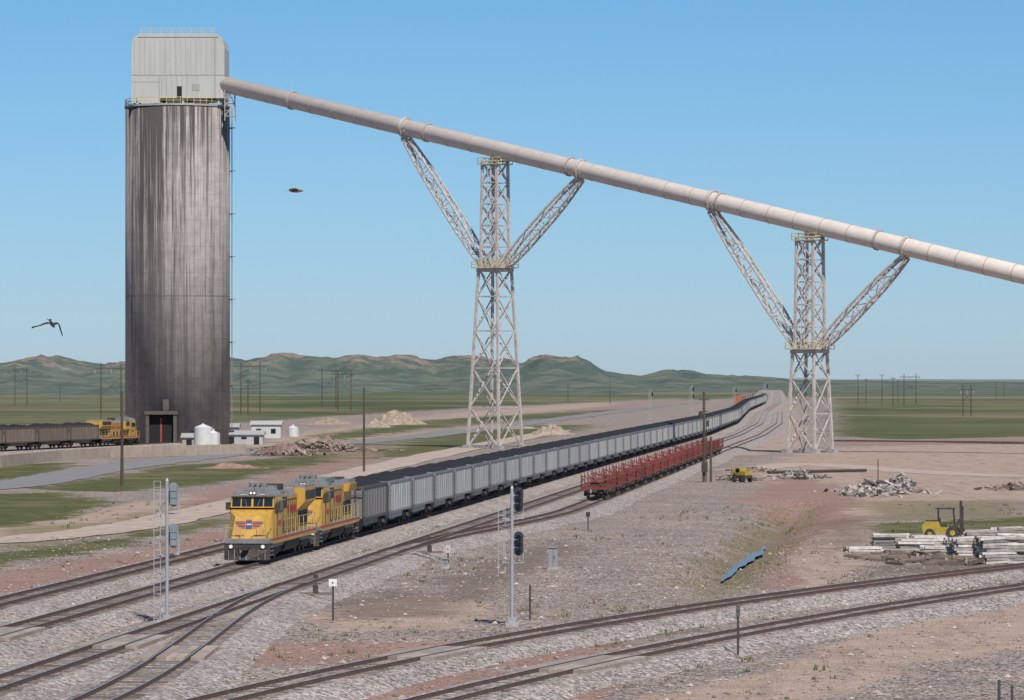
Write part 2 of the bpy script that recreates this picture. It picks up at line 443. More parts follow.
# ---------------------------------------------------------------- silo
def build_silo():
    cx,cy=-62.5,785.; e=empty('concrete_silo',(cx,cy,GZ))
    m,nt,b=new_mat('silo_concrete')
    tc=N(nt,'ShaderNodeTexCoord'); o=tc.outputs['Object']
    mp=N(nt,'ShaderNodeMapping'); mp.inputs['Scale'].default_value=(1,1,.018); nt.links.new(o,mp.inputs[0])
    s1=noise_n(nt,mp.outputs[0],1.1,4,.85); s2=noise_n(nt,mp.outputs[0],3.4,3,.7); s3=noise_n(nt,o,.5,4,.7)
    sp=N(nt,'ShaderNodeSeparateXYZ'); nt.links.new(o,sp.inputs[0])
    c=mixc(nt,mapr(nt,s3,.35,.65),(.37,.335,.31),(.28,.255,.24))
    top=mapr(nt,sp.outputs[2],4,44,.30,1)
    fl=math_n(nt,'SUBTRACT',1,mapr(nt,math_n(nt,'ABSOLUTE',math_n(nt,'ADD',sp.outputs[0],4.2)),0,5.0))
    f2=math_n(nt,'SUBTRACT',1,mapr(nt,math_n(nt,'ABSOLUTE',math_n(nt,'SUBTRACT',sp.outputs[0],2.0)),0,3.0))
    rim=mapr(nt,sp.outputs[2],50,62,0,.05)
    base=math_n(nt,'ADD',math_n(nt,'MULTIPLY',s1,.8),math_n(nt,'MULTIPLY',s2,.2))
    base=math_n(nt,'ADD',math_n(nt,'ADD',base,math_n(nt,'MULTIPLY',fl,.15)),math_n(nt,'ADD',math_n(nt,'MULTIPLY',f2,.06),rim))
    k=math_n(nt,'MULTIPLY',mapr(nt,base,.49,.62),math_n(nt,'MULTIPLY',top,.95))
    c=mixc(nt,k,c,(.055,.050,.050))
    wv=math_n(nt,'FRACT',math_n(nt,'MULTIPLY',sp.outputs[2],.41)); ln=math_n(nt,'LESS_THAN',wv,.06)
    c=mixc(nt,math_n(nt,'MULTIPLY',ln,.2),c,(.10,.095,.09))
    j2=math_n(nt,'LESS_THAN',math_n(nt,'ABSOLUTE',math_n(nt,'SUBTRACT',sp.outputs[2],27.5)),.16)
    c=mixc(nt,math_n(nt,'MULTIPLY',j2,.4),c,(.09,.085,.08))
    nt.links.new(c,b.inputs['Base Color']); b.inputs['Roughness'].default_value=.95; b.inputs['Specular IOR Level'].default_value=.2
    CON=m
    WALL=M('headhouse_siding',(.44,.44,.405),.6,var=.07,scale=.4,streak=True,dirt=(.30,.29,.27),dirta=.3)
    WALL2=M('headhouse_siding_dark',(.30,.305,.295),.6,var=.1,scale=.4)
    YEL=M('safety_yellow',(.60,.47,.14),.6,var=.1)
    DK=M('dark_opening',(.012,.012,.013),.9,var=.1)
    STE=M('weathered_steel_white',(.50,.47,.44),.6,var=.2,scale=.7,dirt=(.25,.17,.13),dirta=.5)
    r=9.75; H=62.7
    mb=MB(); mb.cyl((0,0,-1),(0,0,H),r,CON,n=96); 
    o=mb.obj('silo_shell',e)
    for p in o.data.polygons: p.use_smooth=len(p.vertices)==4
    mb=MB(); mb.cyl((0,0,H-.002),(0,0,H+.35),r+.15,M('concrete_cap',(.34,.32,.30),.9),n=96)
    for i in range(48):
        a=2*math.pi*i/48; a2=2*math.pi*(i+1)/48; R=r
        p=Vector((R*math.cos(a),R*math.sin(a),H+.35));q=Vector((R*math.cos(a2),R*math.sin(a2),H+.35))
        mb.beam(p,p+Vector((0,0,1.2)),.08,YEL)
        for h in(.6,1.2): mb.beam(p+Vector((0,0,h)),q+Vector((0,0,h)),.07,YEL)
    mb.obj('roof_deck_railing',e)
    mb=MB(); x0,x1,y0,y1=-8.0,7.6,-6.5,6.5; z0=H+1.5; zt=76.2
    mb.prism([(x0,z0),(x1+1.6,z0),(x1+1.6,zt-2.6),(x1+1.2,zt-.9),(x1+.2,zt),(x0+1.4,zt),(x0+.25,zt-.9),(x0,zt-2.2)],y0,y1,WALL)
    mb.box(x0-.03,x1+1.63,y0-.03,y1+.03,z0+4.2,z0+4.36,WALL2)
    mb.box(x0-.05,x0+5.0,y0-.06,y0-.005,z0-.9,z0+2.9,WALL)
    mb.box(x0-.06,x0+5.0,y0-.07,y0-.004,z0+2.91,z0+3.05,WALL2)
    mb.box(x0+5.02,x0+5.18,y0-.06,y0-.005,z0-.9,z0+4.1,WALL2)
    mb.box(x1-.25,x1-.05,y0-.05,y0-.004,z0,zt-.9,WALL2)
    mb.box(x0+1.1,x1+.5,y0-.07,y0-.004,zt-.75,zt-.6,WALL2)
    for i in range(16): mb.box(x0+.95*i+.5,x0+.95*i+.56,y0-.03,y0-.004,z0+4.4,zt-1.3,WALL2)
    for i in range(8): mb.box(x0+5.5+.95*i,x0+5.56+.95*i,y0-.03,y0-.004,z0+.1,z0+4.1,WALL2)
    mb.box(x0+8.4,x0+9.3,y0-.05,y0-.004,z0+.1,z0+2.2,DK); mb.box(x0+11.2,x0+12.6,y0-.06,y0-.004,z0+1.4,z0+2.6,WALL2)
    mb.obj('head_house',e)
    mb=MB()
    for xx in np.arange(x0+1.6,x1+.1,1.9):
        mb.beam((xx,y0+.6,zt),(xx,y0+.6,zt+1.0),.07,YEL)
    mb.beam((x0+1.6,y0+.6,zt+1.0),(x1,y0+.6,zt+1.0),.08,YEL); mb.beam((x0+1.6,y0+.6,zt+.5),(x1,y0+.6,zt+.5),.06,YEL)
    for xx in(x0+.5,x0+5,x0+9.5,x1+.5):
        for yy in(y0+.6,y1-.6): mb.beam((xx,yy,H+.3),(xx,yy,z0),.4,STE)
    for xx in(x0+6.5,x0+11.5): mb.box(xx,xx+2.5,y0+1.5,y0+4,H+.36,z0-.05,WALL2)
    for zz in(60.8,63.2,66.4): 
        mb.box(9.2,11.2,-7.0,-5.2,zz,zz+.12,STE)
        for xx,yy in((9.3,-6.9),(11.1,-6.9),(11.1,-5.3)): mb.beam((xx,yy,zz),(xx,yy,zz+1.1),.07,YEL)
        mb.beam((9.3,-6.9,zz+1.1),(11.1,-6.9,zz+1.1),.07,YEL); mb.beam((11.1,-6.9,zz+1.1),(11.1,-5.3,zz+1.1),.07,YEL)
    for xx,yy in((9.3,-6.9),(11.1,-6.9),(11.1,-5.3)): mb.beam((xx,yy,60),(xx,yy,67.5),.14,STE)
    mb.beam((9.4,-6.8,61),(11,-6.8,63.2),.14,STE);mb.beam((11,-6.8,63.3),(9.4,-6.8,66.4),.14,STE)
    mb.obj('landings',e)
    mb=MB(); GALV=M('ladder_steel',(.20,.19,.18),.6)
    for yy in(-.5,.5): mb.beam((10.15,yy,0),(10.15,yy,H),.11,GALV)
    for zz in np.arange(1,H,1.6): mb.beam((10.15,-.5,zz),(10.15,.5,zz),.08,GALV); 
    for zz in np.arange(3,H,8): mb.beam((9.7,0,zz),(10.15,0,zz),.25,GALV); mb.box(9.8,10.7,-.9,.9,zz,zz+.1,GALV)
    mb.obj('ladder',e)
    mb=MB()
    P=M('portal_steel',(.10,.08,.07),.8,var=.2)
    mb.box(-5.0,-4.4,-11.2,-8,0,5.6,P); mb.box(.1,.7,-11.2,-8,0,5.6,P); mb.box(-5.2,.9,-11.4,-8,5.6,6.2,P)
    mb.box(-4.4,.1,-10.0,-9.2,0,5.6,DK)
    mb.box(-2.4,-2.1,-10.08,-10.01,0,5,M('red_steel',(.35,.05,.03),.7)); 
    mb.box(3.0,4.2,-9.6,-9.0,0,2.2,DK)
    mb.box(-1.9,-.8,-10.3,-9.7,6.3,8.4,P)
    mb.obj('rail_portal',e)
build_silo()

# ---------------------------------------------------------------- conveyor
TUBE=M('conveyor_paint',(.64,.565,.505),.55,var=.06,scale=.5,dirt=(.42,.34,.29),dirta=.25)
TUBE2=M('conveyor_band',(.36,.31,.28),.6,var=.1)
STEEL=M('painted_steel',(.50,.47,.44),.6,var=.2,scale=.8,dirt=(.24,.13,.09),dirta=.5)
YEL=MATS['safety_yellow']
TS=-.75; TA=math.atan(TS); TD=Vector((math.cos(TA),math.sin(TA),0))
def tp(X): return Vector((X,742+TS*(X+3),52.3-.2785*(X+3)))
def build_conveyor():
    e=empty('conveyor_gallery'); mb=MB()
    mb.cyl(tp(-54.6),tp(184),1.5,TUBE,n=32); o=mb.obj('tube',e)
    for p in o.data.polygons: p.use_smooth=len(p.vertices)==4
    mb=MB(); d=(tp(1)-tp(0)).normalized(); X=-53.; k=0
    while X<184:
        c=tp(X); big=(k%6==3); mb.cyl(c,c+d*(.4 if big else .12),1.5+(.2 if big else .045),TUBE2,n=32); X+=4.2; k+=1
        if big:
            for t in(-.5,.5): mb.beam(c+Vector((0,-.3+t,1.4)),c+Vector((0,-.3+t,2.5)),.09,STEEL)
    mb.beam(tp(-53)+Vector((.3,-.9,-1.25)),tp(184)+Vector((.3,-.9,-1.25)),.16,TUBE2)
    mb.obj('bands',e)
build_conveyor()
def lattice_arm(mb,p,q,wm,seg=8):
    p=Vector(p);q=Vector(q);d=(q-p).normalized()
    nrm=Vector((-TD.y,TD.x,0)); per=d.cross(nrm).normalized(); pts=[]
    for i in range(seg+1):
        t=i/seg; w=.35+(wm-.35)*min(1,4*t*(1-t)+.15) ; dd=.95-.35*t
        c=p.lerp(q,t); pts.append([c+per*w*a+nrm*dd*b for a,b in((1,1),(-1,1),(-1,-1),(1,-1))])
    for i in range(seg):
        A,B=pts[i],pts[i+1]
        for k in range(4):
            mb.beam(A[k],B[k],.30,STEEL)
            j=(k+1)%4
            mb.beam(A[k],A[j],.12,STEEL)
            if i%2: mb.beam(A[k],B[j],.14,STEEL)
            else: mb.beam(A[j],B[k],.14,STEEL)
    for k in range(4): mb.beam(pts[-1][k],pts[-1][(k+1)%4],.25,STEEL)
def tower(X0,waist,hb,hw,ht,XL,XR,nlow,nup):
    c=tp(X0); top=c.z-2.2; e=empty('conveyor_support_tower',(c.x,c.y,0),TA)
    def build(levels,mb):
        for (z0,a),(z1,b) in zip(levels[:-1],levels[1:]):
            C0=[Vector((sx*a,sy*a,z0)) for sx,sy in((1,1),(-1,1),(-1,-1),(1,-1))]
            C1=[Vector((sx*b,sy*b,z1)) for sx,sy in((1,1),(-1,1),(-1,-1),(1,-1))]
            for k in range(4):
                j=(k+1)%4
                mb.beam(C0[k],C1[k],.42,STEEL); mb.beam(C1[k],C1[j],.2,STEEL)
                mb.beam(C0[k],C1[j],.17,STEEL); mb.beam(C0[j],C1[k],.17,STEEL)
    lv=[(GZ+(waist-GZ)*t,hb+(hw-hb)*t) for t in [1-(1-i/nlow)**1.15 for i in range(nlow+1)]]
    lv2=[(waist+(top-waist)*i/nup,(hw-.25)+(ht-hw+.25)*i/nup) for i in range(nup+1)]
    mb=MB(); build(lv,mb); build(lv2,mb)
    for sx,sy in((1,1),(-1,1),(-1,-1),(1,-1)): mb.box(sx*hb-.7,sx*hb+.7,sy*hb-.7,sy*hb+.7,GZ-1,GZ+.5,M('concrete_cap',(.34,.32,.3)))
    mb.obj('lattice_legs',e)
    mb=MB()
    def plat(z,w):
        mb.box(-w,w,-w,w,z,z+.18,STEEL)
        for s in(-1,1):
            for h in(.65,1.2):
                mb.beam((-w,s*w,z+h),(w,s*w,z+h),.09,YEL); mb.beam((s*w,-w,z+h),(s*w,w,z+h),.09,YEL)
            for t in np.linspace(-w,w,5):
                mb.beam((t,s*w,z),(t,s*w,z+1.2),.08,YEL); mb.beam((s*w,t,z),(s*w,t,z+1.2),.08,YEL)
    plat(waist,hw+.9); plat(top-.6,ht+.6)
    mb.box(-hw-.5,hw+.5,-hw-.1,hw+.1,waist-.6,waist-.1,STEEL)
    for yy in(-.3,.3): mb.beam((hb*.0+.2+yy,-hw-.4,waist),(yy+.2,-ht-.4,top),.09,STEEL)
    for zz in np.arange(waist,top,.9):
        t=(zz-waist)/(top-waist); yv=-(hw+.4)*(1-t)-(ht+.4)*t; mb.beam((-.1,yv,zz),(.5,yv,zz),.07,STEEL)
    mb.cyl((0,0,top+.1),(0,0,top+.9),.9,STEEL,n=10)
    mb.obj('platforms',e)
    mb=MB(); iv=Matrix.Rotation(-TA,3,'Z')
    for XE,s in((XL,-1),(XR,1)):
        q=tp(XE)-Vector((0,0,1.7)); p=Vector((c.x,c.y,waist))+TD*s*(hw-.3)
        lattice_arm(mb,p,q,1.05,8 if waist>20 else 7)
        dd=(tp(1)-tp(0)).normalized()
        mb.cyl(tp(XE)-dd*.3,tp(XE)+dd*.3,1.8,STEEL,n=28)
        mb.beam(tp(XE)+Vector((0,-1.6,-.5)),q,.5,STEEL)
        mb.beam(tp(XE)+Vector((0,0,1.7)),tp(XE)+Vector((0,0,2.9)),.1,STEEL)
    mb.v=[tuple(iv@(Vector(v)-Vector((c.x,c.y,0)))) for v in mb.v]
    mb.obj('v_arms',e)
tower(-3,31.2,3.45,2.05,1.6,-19.2,11.9,5,5)
tower(49.8,16.6,2.75,2.05,1.6,34.0,64.8,3,5)

# ---------------------------------------------------------------- rolling stock
DARKU=M('underframe_black',(.035,.032,.03),.8,var=.3,scale=2,dirt=(.10,.075,.06),dirta=.6)
WHEEL=M('wheel_steel',(.06,.045,.038),.6,metal=.3,var=.3)
COAL=M('coal',(.011,.011,.012),.75,var=.5,scale=3,bump=.6)
ALU=M('car_aluminium',(.40,.405,.40),.55,metal=.0,var=.18,scale=.8,streak=True,dirt=(.19,.175,.16),dirta=.5,objr=.09)
ALUR=M('car_rib',(.20,.20,.197),.55,var=.15,scale=.8,objr=.08)
CSTE=M('car_dark_steel',(.19,.185,.18),.7,var=.2,scale=.8,streak=True,dirt=(.24,.21,.19),dirta=.5,objr=.2)
CSTER=M('car_dark_rib',(.08,.075,.07),.7,var=.2)
def truck(mb,xc,nax=2,sp=1.78,r=.46,yl=1.12):
    xs_=[xc+(i-(nax-1)/2)*sp for i in range(nax)]
    for x in xs_:
        for s in(-1,1):
            mb.cyl((x,s*.70,r),(x,s*.84,r),r,WHEEL,n=18); mb.cyl((x,s*.84,r),(x,s*1.15,r),.16,DARKU,n=8)
        mb.cyl((x,-.7,r),(x,.7,r),.09,DARKU,n=6)
    for s in(-1,1):
        a,b_=xs_[0],xs_[-1]; y0,y1=sorted((s*.93,s*yl))
        mb.prism([(a-.35,r-.02),(a-.2,r+.24),(xc-.5,r+.38),(xc+.5,r+.38),(b_+.2,r+.24),(b_+.35,r-.02),(b_-.45,r-.05),(xc+.35,r-.22),(xc-.35,r-.22),(a+.45,r-.05)],y0,y1,DARKU)
def coal_car_mesh(side,rib,name):
    mb=MB(); L=7.4; W=1.55; zt=3.62
    mb.box(-L,L,-W,W,1.25,zt,side)
    mb.prism([(-4.6,1.25),(4.6,1.25),(4.0,.62),(-4.0,.62)],-1.2,1.2,side)
    mb.box(-7.9,7.9,-.3,.3,.85,1.22,DARKU)
    mb.box(-L-.02,L+.02,-W-.06,-W+.1,zt-.1,zt+.08,rib); mb.box(-L-.02,L+.02,W-.1,W+.06,zt-.1,zt+.08,rib)
    mb.box(-L-.08,-L+.08,-W+.1,W-.1,zt-.1,zt+.08,rib); mb.box(L-.08,L+.08,-W+.1,W-.1,zt-.1,zt+.08,rib)
    for s in(-1,1):
        y0,y1=sorted((s*(W+.003),s*(W+.085)))
        mb.box(-L,L,y0,y1,1.15,1.34,rib)
        for i in range(10):
            x=-L+.08+i*(2*L-.16)/9; w=.2 if i in(0,9) else .045
            mb.box(x-w,x+w,y0,y1 if i in(0,9) else y0+(y1-y0)*.5+ (0 if s>0 else (y1-y0)*.5),1.345,zt-.105,rib if i in(0,9) else side)
    for e_ in(-1,1):
        for yy in(-1.0,-.35,.35,1.0):
            a,b_=sorted((e_*(L+.003),e_*(L+.09))); mb.box(a,b_,yy-.06,yy+.06,1.3,zt-.12,rib)
        mb.box(*sorted((e_*(L+.05),e_*8.05)),-.14,.14,.72,.95,DARKU)
        for zz in(1.0,1.4,1.8,2.2,2.6,3.0,3.4): mb.beam((e_*(L-.1),W+.12,zz),(e_*(L-.6),W+.12,zz),.035,DARKU)
        mb.beam((e_*(L+.12),-W,3.0),(e_*(L+.12),W,3.0),.05,DARKU)
    truck(mb,-6.0);truck(mb,6.0)
    nx_,ny_=26,7; vs=[]
    rr=random.Random(3)
    for i in range(nx_+1):
        for j in range(ny_+1):
            a=i/nx_;b_=j/ny_; x=-L+.1+a*(2*L-.2); y=-W+.12+b_*(2*W-.24)
            e1=min(1,min(a,1-a)*7);e2=math.sin(math.pi*b_)**.7 if 0<b_<1 else 0
            z=zt-.04+.62*e1*e2*(.85+.15*math.sin(x*1.1))+rr.uniform(-.05,.07)*(1 if 0<e1*e2 else 0)
            vs.append((x,y,z))
    k=ny_+1
    mb.add(vs,[(i*k+j,(i+1)*k+j,(i+1)*k+j+1,i*k+j+1) for i in range(nx_) for j in range(ny_)],COAL)
    return mb.mesh(name)
carA=coal_car_mesh(ALU,ALUR,'coal_gondola_car_aluminium'); carB=coal_car_mesh(CSTE,CSTER,'coal_gondola_car_steel')

UPY=M('loco_yellow',(.52,.30,.048),.5,var=.14,scale=.9,streak=True,dirt=(.21,.14,.065),dirta=.55)
UPG=M('loco_grey',(.20,.205,.21),.6,var=.15,scale=1,dirt=(.08,.075,.07),dirta=.5)
GLS=M('dark_glass',(.015,.02,.025),.12,var=.05)
RED=M('loco_red',(.42,.03,.025),.5,var=.1); BLU=M('loco_blue',(.03,.05,.18),.5,var=.1); WHT=M('white_paint',(.62,.62,.60),.5,var=.08)
LAMP=M('lamp_glass',(.85,.85,.80),.15,var=.02)
RAILH=M('handrail_yellow',(.50,.36,.12),.5,var=.1)
BLKG=M('grille_black',(.03,.03,.032),.7,var=.3,scale=4)
def loco_mesh(var=0):
    mb=MB()
    mb.box(-10.9,10.7,-1.5,1.5,1.22,1.5,UPG)
    for s in(-1,1):
        y0,y1=sorted((s*1.503,s*1.53)); mb.box(-10.4,10.2,y0,y1,1.12,1.38,UPY)
        y0,y1=sorted((s*1.535,s*1.55)); mb.box(-10.4,10.2,y0,y1,1.38,1.5,RED)
    prof=[(-1.46,8.3),(-1.46,9.55),(-1.12,10.4),(1.12,10.4),(1.46,9.55),(1.46,8.3)]
    profT=[(-1.44,8.3),(-1.38,9.1),(-.92,9.92),(.92,9.92),(1.38,9.1),(1.44,8.3)]
    zT=[3.45,3.2,2.92,2.92,3.2,3.45]
    vs=[(x,y,1.5) for y,x in prof]+[(x,y,z) for (y,x),z in zip(profT,zT)]
    mb.add(vs,[(i,(i+1)%6,6+(i+1)%6,6+i) for i in range(6)]+[(5,4,3,2,1,0)],UPY)
    mb.add([vs[6],vs[7],vs[8],vs[9],vs[10],vs[11]],[(0,1,4,5),(1,2,3,4)],UPY)
    def nosepl(y0,y1,z0,z1,mat,e=.015):
        def xf(z): return 10.40-(z-1.5)*.48/1.42+e
        mb.add([(xf(z0),y0,z0),(xf(z0),y1,z0),(xf(z1),y1,z1),(xf(z1),y0,z1)],[(0,1,2,3)],mat)
    nosepl(-.2,.2,2.12,2.62,BLU,.03); nosepl(-.2,.2,2.625,2.72,RED,.03); nosepl(-.15,.15,2.38,2.45,WHT,.04)
    for s in(-1,1):
        for i,(w,z) in enumerate(((.94,2.55),(.90,2.45),(.82,2.35),(.70,2.25),(.52,2.15))):
            a,b_=sorted((s*.23,s*w)); nosepl(a,b_,z,z+.065,(RED,BLU,RED,BLU,RED)[i],.02)
    nosepl(-.85,-.3,1.66,1.74,RED,.02); nosepl(.3,.85,1.66,1.74,RED,.02)
    nosepl(.5,.53,1.6,2.08,DARKU,.02); nosepl(.92,.95,1.6,2.08,DARKU,.02)
    mb.prismx([(-1.5,1.5),(1.5,1.5),(1.54,3.5),(1.44,4.2),(-1.44,4.2),(-1.54,3.5)],5.4,8.32,UPY)
    mb.prismx([(-1.46,4.201),(1.46,4.201),(1.10,4.62),(.5,4.78),(-.5,4.78),(-1.10,4.62)],5.35,8.55,UPG)
    # raked windscreen face
    W_=[(-1.44,3.46),(1.44,3.46),(1.38,4.19),(.9,4.5),(-.9,4.5),(-1.38,4.19)]
    fx=lambda z: 8.78-(z-3.46)*.30
    vs=[(8.32,y,z) for y,z in W_]+[(fx(z),y,z) for y,z in W_]
    mb.add(vs,[(i,(i+1)%6,6+(i+1)%6,6+i) for i in range(6)]+[(6,7,8,9,10,11),(5,4,3,2,1,0)],UPY)
    def wsp(y0,y1,z0,z1,mat,e=.02): mb.add([(fx(z0)+e,y0,z0),(fx(z0)+e,y1,z0),(fx(z1)+e,y1,z1),(fx(z1)+e,y0,z1)],[(0,1,2,3)],mat)
    mb.box(8.50,8.74,-1.42,1.42,4.20,4.25,UPG)
    for s in(-1,1):
        a,b_=sorted((s*.07,s*.70)); wsp(a,b_,3.54,4.12,GLS)
        a,b_=sorted((s*.77,s*1.33)); wsp(a,b_,3.54,4.10,GLS)
        mb.beam((8.79,s*.35,3.56),(8.66,s*.5,4.0),.025,UPG)
        a,b_=sorted((s*1.545,s*1.565)); mb.box(6.0,6.9,a,b_,3.2,3.85,GLS); mb.box(7.05,7.85,a,b_,3.2,3.85,GLS)
        mb.box(5.9,8.0,*sorted((s*1.52,s*1.555)),3.12,3.19,DARKU)
        mb.box(5.42,5.46,*sorted((s*1.51,s*1.55)),1.6,3.9,DARKU); mb.box(8.05,8.09,*sorted((s*1.51,s*1.56)),1.6,3.4,DARKU)
        wsp(*sorted((s*.38,s*.9)),4.27,4.43,DARKU); wsp(*sorted((s*.44,s*.84)),4.30,4.40,WHT,.03)
        mb.box(5.9,7.9,*sorted((s*1.57,s*1.80)),3.9,3.94,UPG)
        mb.box(8.35,8.5,*sorted((s*1.5,s*1.8)),3.3,3.8,DARKU)
    mb.box(8.4,8.60,-.24,.24,4.27,4.55,DARKU)
    for yy in(-.11,.11): mb.cyl((8.60,yy,4.41),(8.65,yy,4.41),.09,LAMP,n=12)
    for yy in(-.35,.0,.35): mb.cyl((7.2,yy,5.0),(7.75,yy,5.0),.05,UPG,r1=.09,n=8)
    mb.box(7.2,7.3,-.4,.4,4.785,4.98,UPG)
    mb.box(5.7,6.7,-.6,.6,4.785,5.0,UPG)
    mb.box(10.7,11.0,-1.45,1.45,1.2,1.44,UPG)
    mb.box(10.72,10.95,-1.5,1.5,.55,1.19,DARKU)
    mb.hexa([(10.9,-1.5,.12),(11.4,-.1,.12),(11.4,.1,.12),(10.9,1.5,.12),(10.96,-1.5,.80),(11.05,-.1,.80),(11.05,.1,.80),(10.96,1.5,.80)],DARKU)
    for k in range(7):
        yy=-1.2+.4*k; mb.beam((11.0+.38*(1-abs(yy)/1.5),yy,.15),(11.0,yy,.78),.05,UPG)
    mb.box(10.95,11.5,-.16,.16,.82,1.08,DARKU); mb.box(11.4,11.6,-.22,.1,.78,1.12,WHEEL)
    for s in(-1,1):
        mb.cyl((11.0,s*1.05,1.0),(11.06,s*1.05,1.0),.12,LAMP,n=12); mb.cyl((10.95,s*1.05,1.0),(11.0,s*1.05,1.0),.16,DARKU,n=12)
        for x in(9.7,-9.9):
            for k in range(4): mb.box(x-.05,x+.75,*sorted((s*1.18,s*1.56)),.42+k*.26,.46+k*.26,UPG)
        mb.cyl((10.98,s*.5,1.0),(11.15,s*.45,.55),.035,DARKU,n=6); mb.cyl((10.98,s*.7,1.0),(11.15,s*.62,.5),.035,DARKU,n=6)
    mb.box(-10.2,5.4,-.95,.95,1.5,4.0,UPY)
    mb.prismx([(-.95,4.001),(.95,4.001),(.66,4.36),(-.66,4.36)],-10.0,5.35,UPG)
    mb.box(3.0,5.39,-1.45,1.45,2.7,4.15,UPY); mb.box(3.0,5.34,-1.3,1.3,4.151,4.42,UPG)
    mb.box(3.15,5.2,-1.465,1.465,3.3,4.05,BLKG)
    if var==0:
        mb.box(-10.0,-4.9,-1.5,1.5,3.45,4.42,UPY); mb.box(-9.8,-5.1,-1.515,1.515,3.6,4.2,BLKG); mb.box(-9.9,-5.0,-1.45,1.45,4.421,4.54,UPG)
        mb.prismx([(-.96,2.9),(.96,2.9),(1.48,3.449),(-1.48,3.449)],-10.0,-4.9,UPY)
        mb.box(-1.6,.2,-.5,.5,4.36,4.78,DARKU)
    else:
        mb.prismx([(-1.3,3.5),(1.3,3.5),(1.45,4.1),(-1.45,4.1)],-9.9,-6.0,UPY); mb.box(-9.8,-6.1,-1.3,1.3,4.101,4.38,UPG)
        mb.box(-2.6,2.0,-.75,.75,4.361,4.68,UPG); 
        for xx in(-7,-8.2,-9.3): mb.cyl((xx,0,4.38),(xx,0,4.52),.55,DARKU,n=16)
    mb.cyl((1.6,0,4.3),(1.6,0,4.72),.55,UPG,n=16); mb.cyl((3.8,0,4.42),(3.8,0,4.58),.6,UPG,n=16)
    for s in(-1,1):
        y0,y1=sorted((s*.963,s*.98))
        for x in np.arange(-4.6,2.8,.95): mb.box(x,x+.05,y0,y1,1.65,3.7,DARKU)
        for z in(1.6,3.72): mb.box(-4.7,2.9,y0,y1,z,z+.04,DARKU)
        mb.box(-9.6,-5.6,y0,y1,1.8,2.8,BLKG)
        for x in(-2.65,-.75,1.15): mb.box(x+.15,x+.85,y0,y1,1.75,2.35,BLKG)
        x=-4.2
        for ch in range(13):
            if ch!=5: mb.box(x,x+.30,*sorted((s*.981,s*.99)),2.85,3.35,RED)
            x+=.52
        mb.box(4.0,5.2,*sorted((s*.976,s*.985)),1.8,2.6,BLU)
        for k in range(5): mb.box(3.0,3.95,*sorted((s*.976,s*.986)),1.8+.18*k,1.89+.18*k,RED)
        mb.box(6.2,7.4,*sorted((s*1.53,s*1.545)),2.3,2.6,RED)
        for x in np.arange(-10.2,5.2,1.9): mb.beam((x,s*1.46,1.5),(x,s*1.46,2.55),.04,RAILH)
        mb.beam((-10.4,s*1.46,2.55),(5.4,s*1.46,2.55),.035,RAILH); mb.beam((-10.4,s*1.46,2.0),(5.4,s*1.46,2.0),.025,RAILH)
        mb.beam((10.62,s*1.44,.6),(10.62,s*1.44,2.4),.035,RAILH); mb.beam((9.7,s*1.47,2.4),(10.62,s*1.44,2.4),.035,RAILH)
        mb.beam((10.65,s*1.44,2.2),(10.75,s*.4,2.2),.03,RAILH); mb.beam((10.75,s*.4,1.4),(10.75,s*.4,2.2),.03,RAILH)
    mb.prismx([(-1.35,1.15),(1.35,1.15),(1.35,.65),(1.0,.35),(-1.0,.35),(-1.35,.65)],-3.4,3.2,DARKU)
    mb.cyl((3.3,1.1,1.0),(5.0,1.1,1.0),.2,UPG,n=10)
    for xc in(6.7,-6.7): 
        truck(mb,xc,3,1.9,.53,1.25)
        mb.box(xc-2.6,xc+2.6,.95,1.3,.85,1.05,UPG); mb.box(xc-2.6,xc+2.6,-1.3,-.95,.85,1.05,UPG)
    return mb.mesh('freight_locomotive')
loco=loco_mesh(0); loco2=loco_mesh(1)
def on_track(X0,Y): 
    x=float(main_x(Y,X0)); x2=float(main_x(Y+8,X0)); return x,math.atan2(-8,-(x2-x))
x,a=on_track(-43,283.3); place(loco,'freight_locomotive',(x,283.3,0),a)
x,a=on_track(-43,306.0); place(loco2,'freight_locomotive',(x,306.0,0),a)
Yc=317.5+8.1; k=0
while Yc<2050:
    x,a=on_track(-43,Yc); place(carB if (k==0 or random.random()<.05) else carA,'coal_gondola_car',(x,Yc,0),a); Yc+=16.15*math.cos(.094); k+=1
for i in range(14):
    Yd=1650+i*20; x,a=on_track(-49,Yd)
    mb=MB(); cm=M(['box_orange','box_blue','box_grey'][i%3 if i>3 else 0],[(.34,.12,.06),(.06,.10,.18),(.3,.3,.29)][i%3 if i>3 else 0],.6)
    mb.box(-9.2,9.2,-1.4,1.4,.9,4.4,cm); 
    for q in range(12): mb.box(-9+q*1.55,-8.8+q*1.55,-1.44,1.44,1.0,4.3,cm)
    mb.box(-9.6,9.6,-.4,.4,.6,.88,DARKU); truck(mb,-7);truck(mb,7); mb.obj('container_car',None,(x,Yd,0),a)
REDC=M('maintenance_red',(.20,.038,.033),.8,var=.3,scale=1.2,dirt=(.10,.045,.035),dirta=.6,objr=.25)
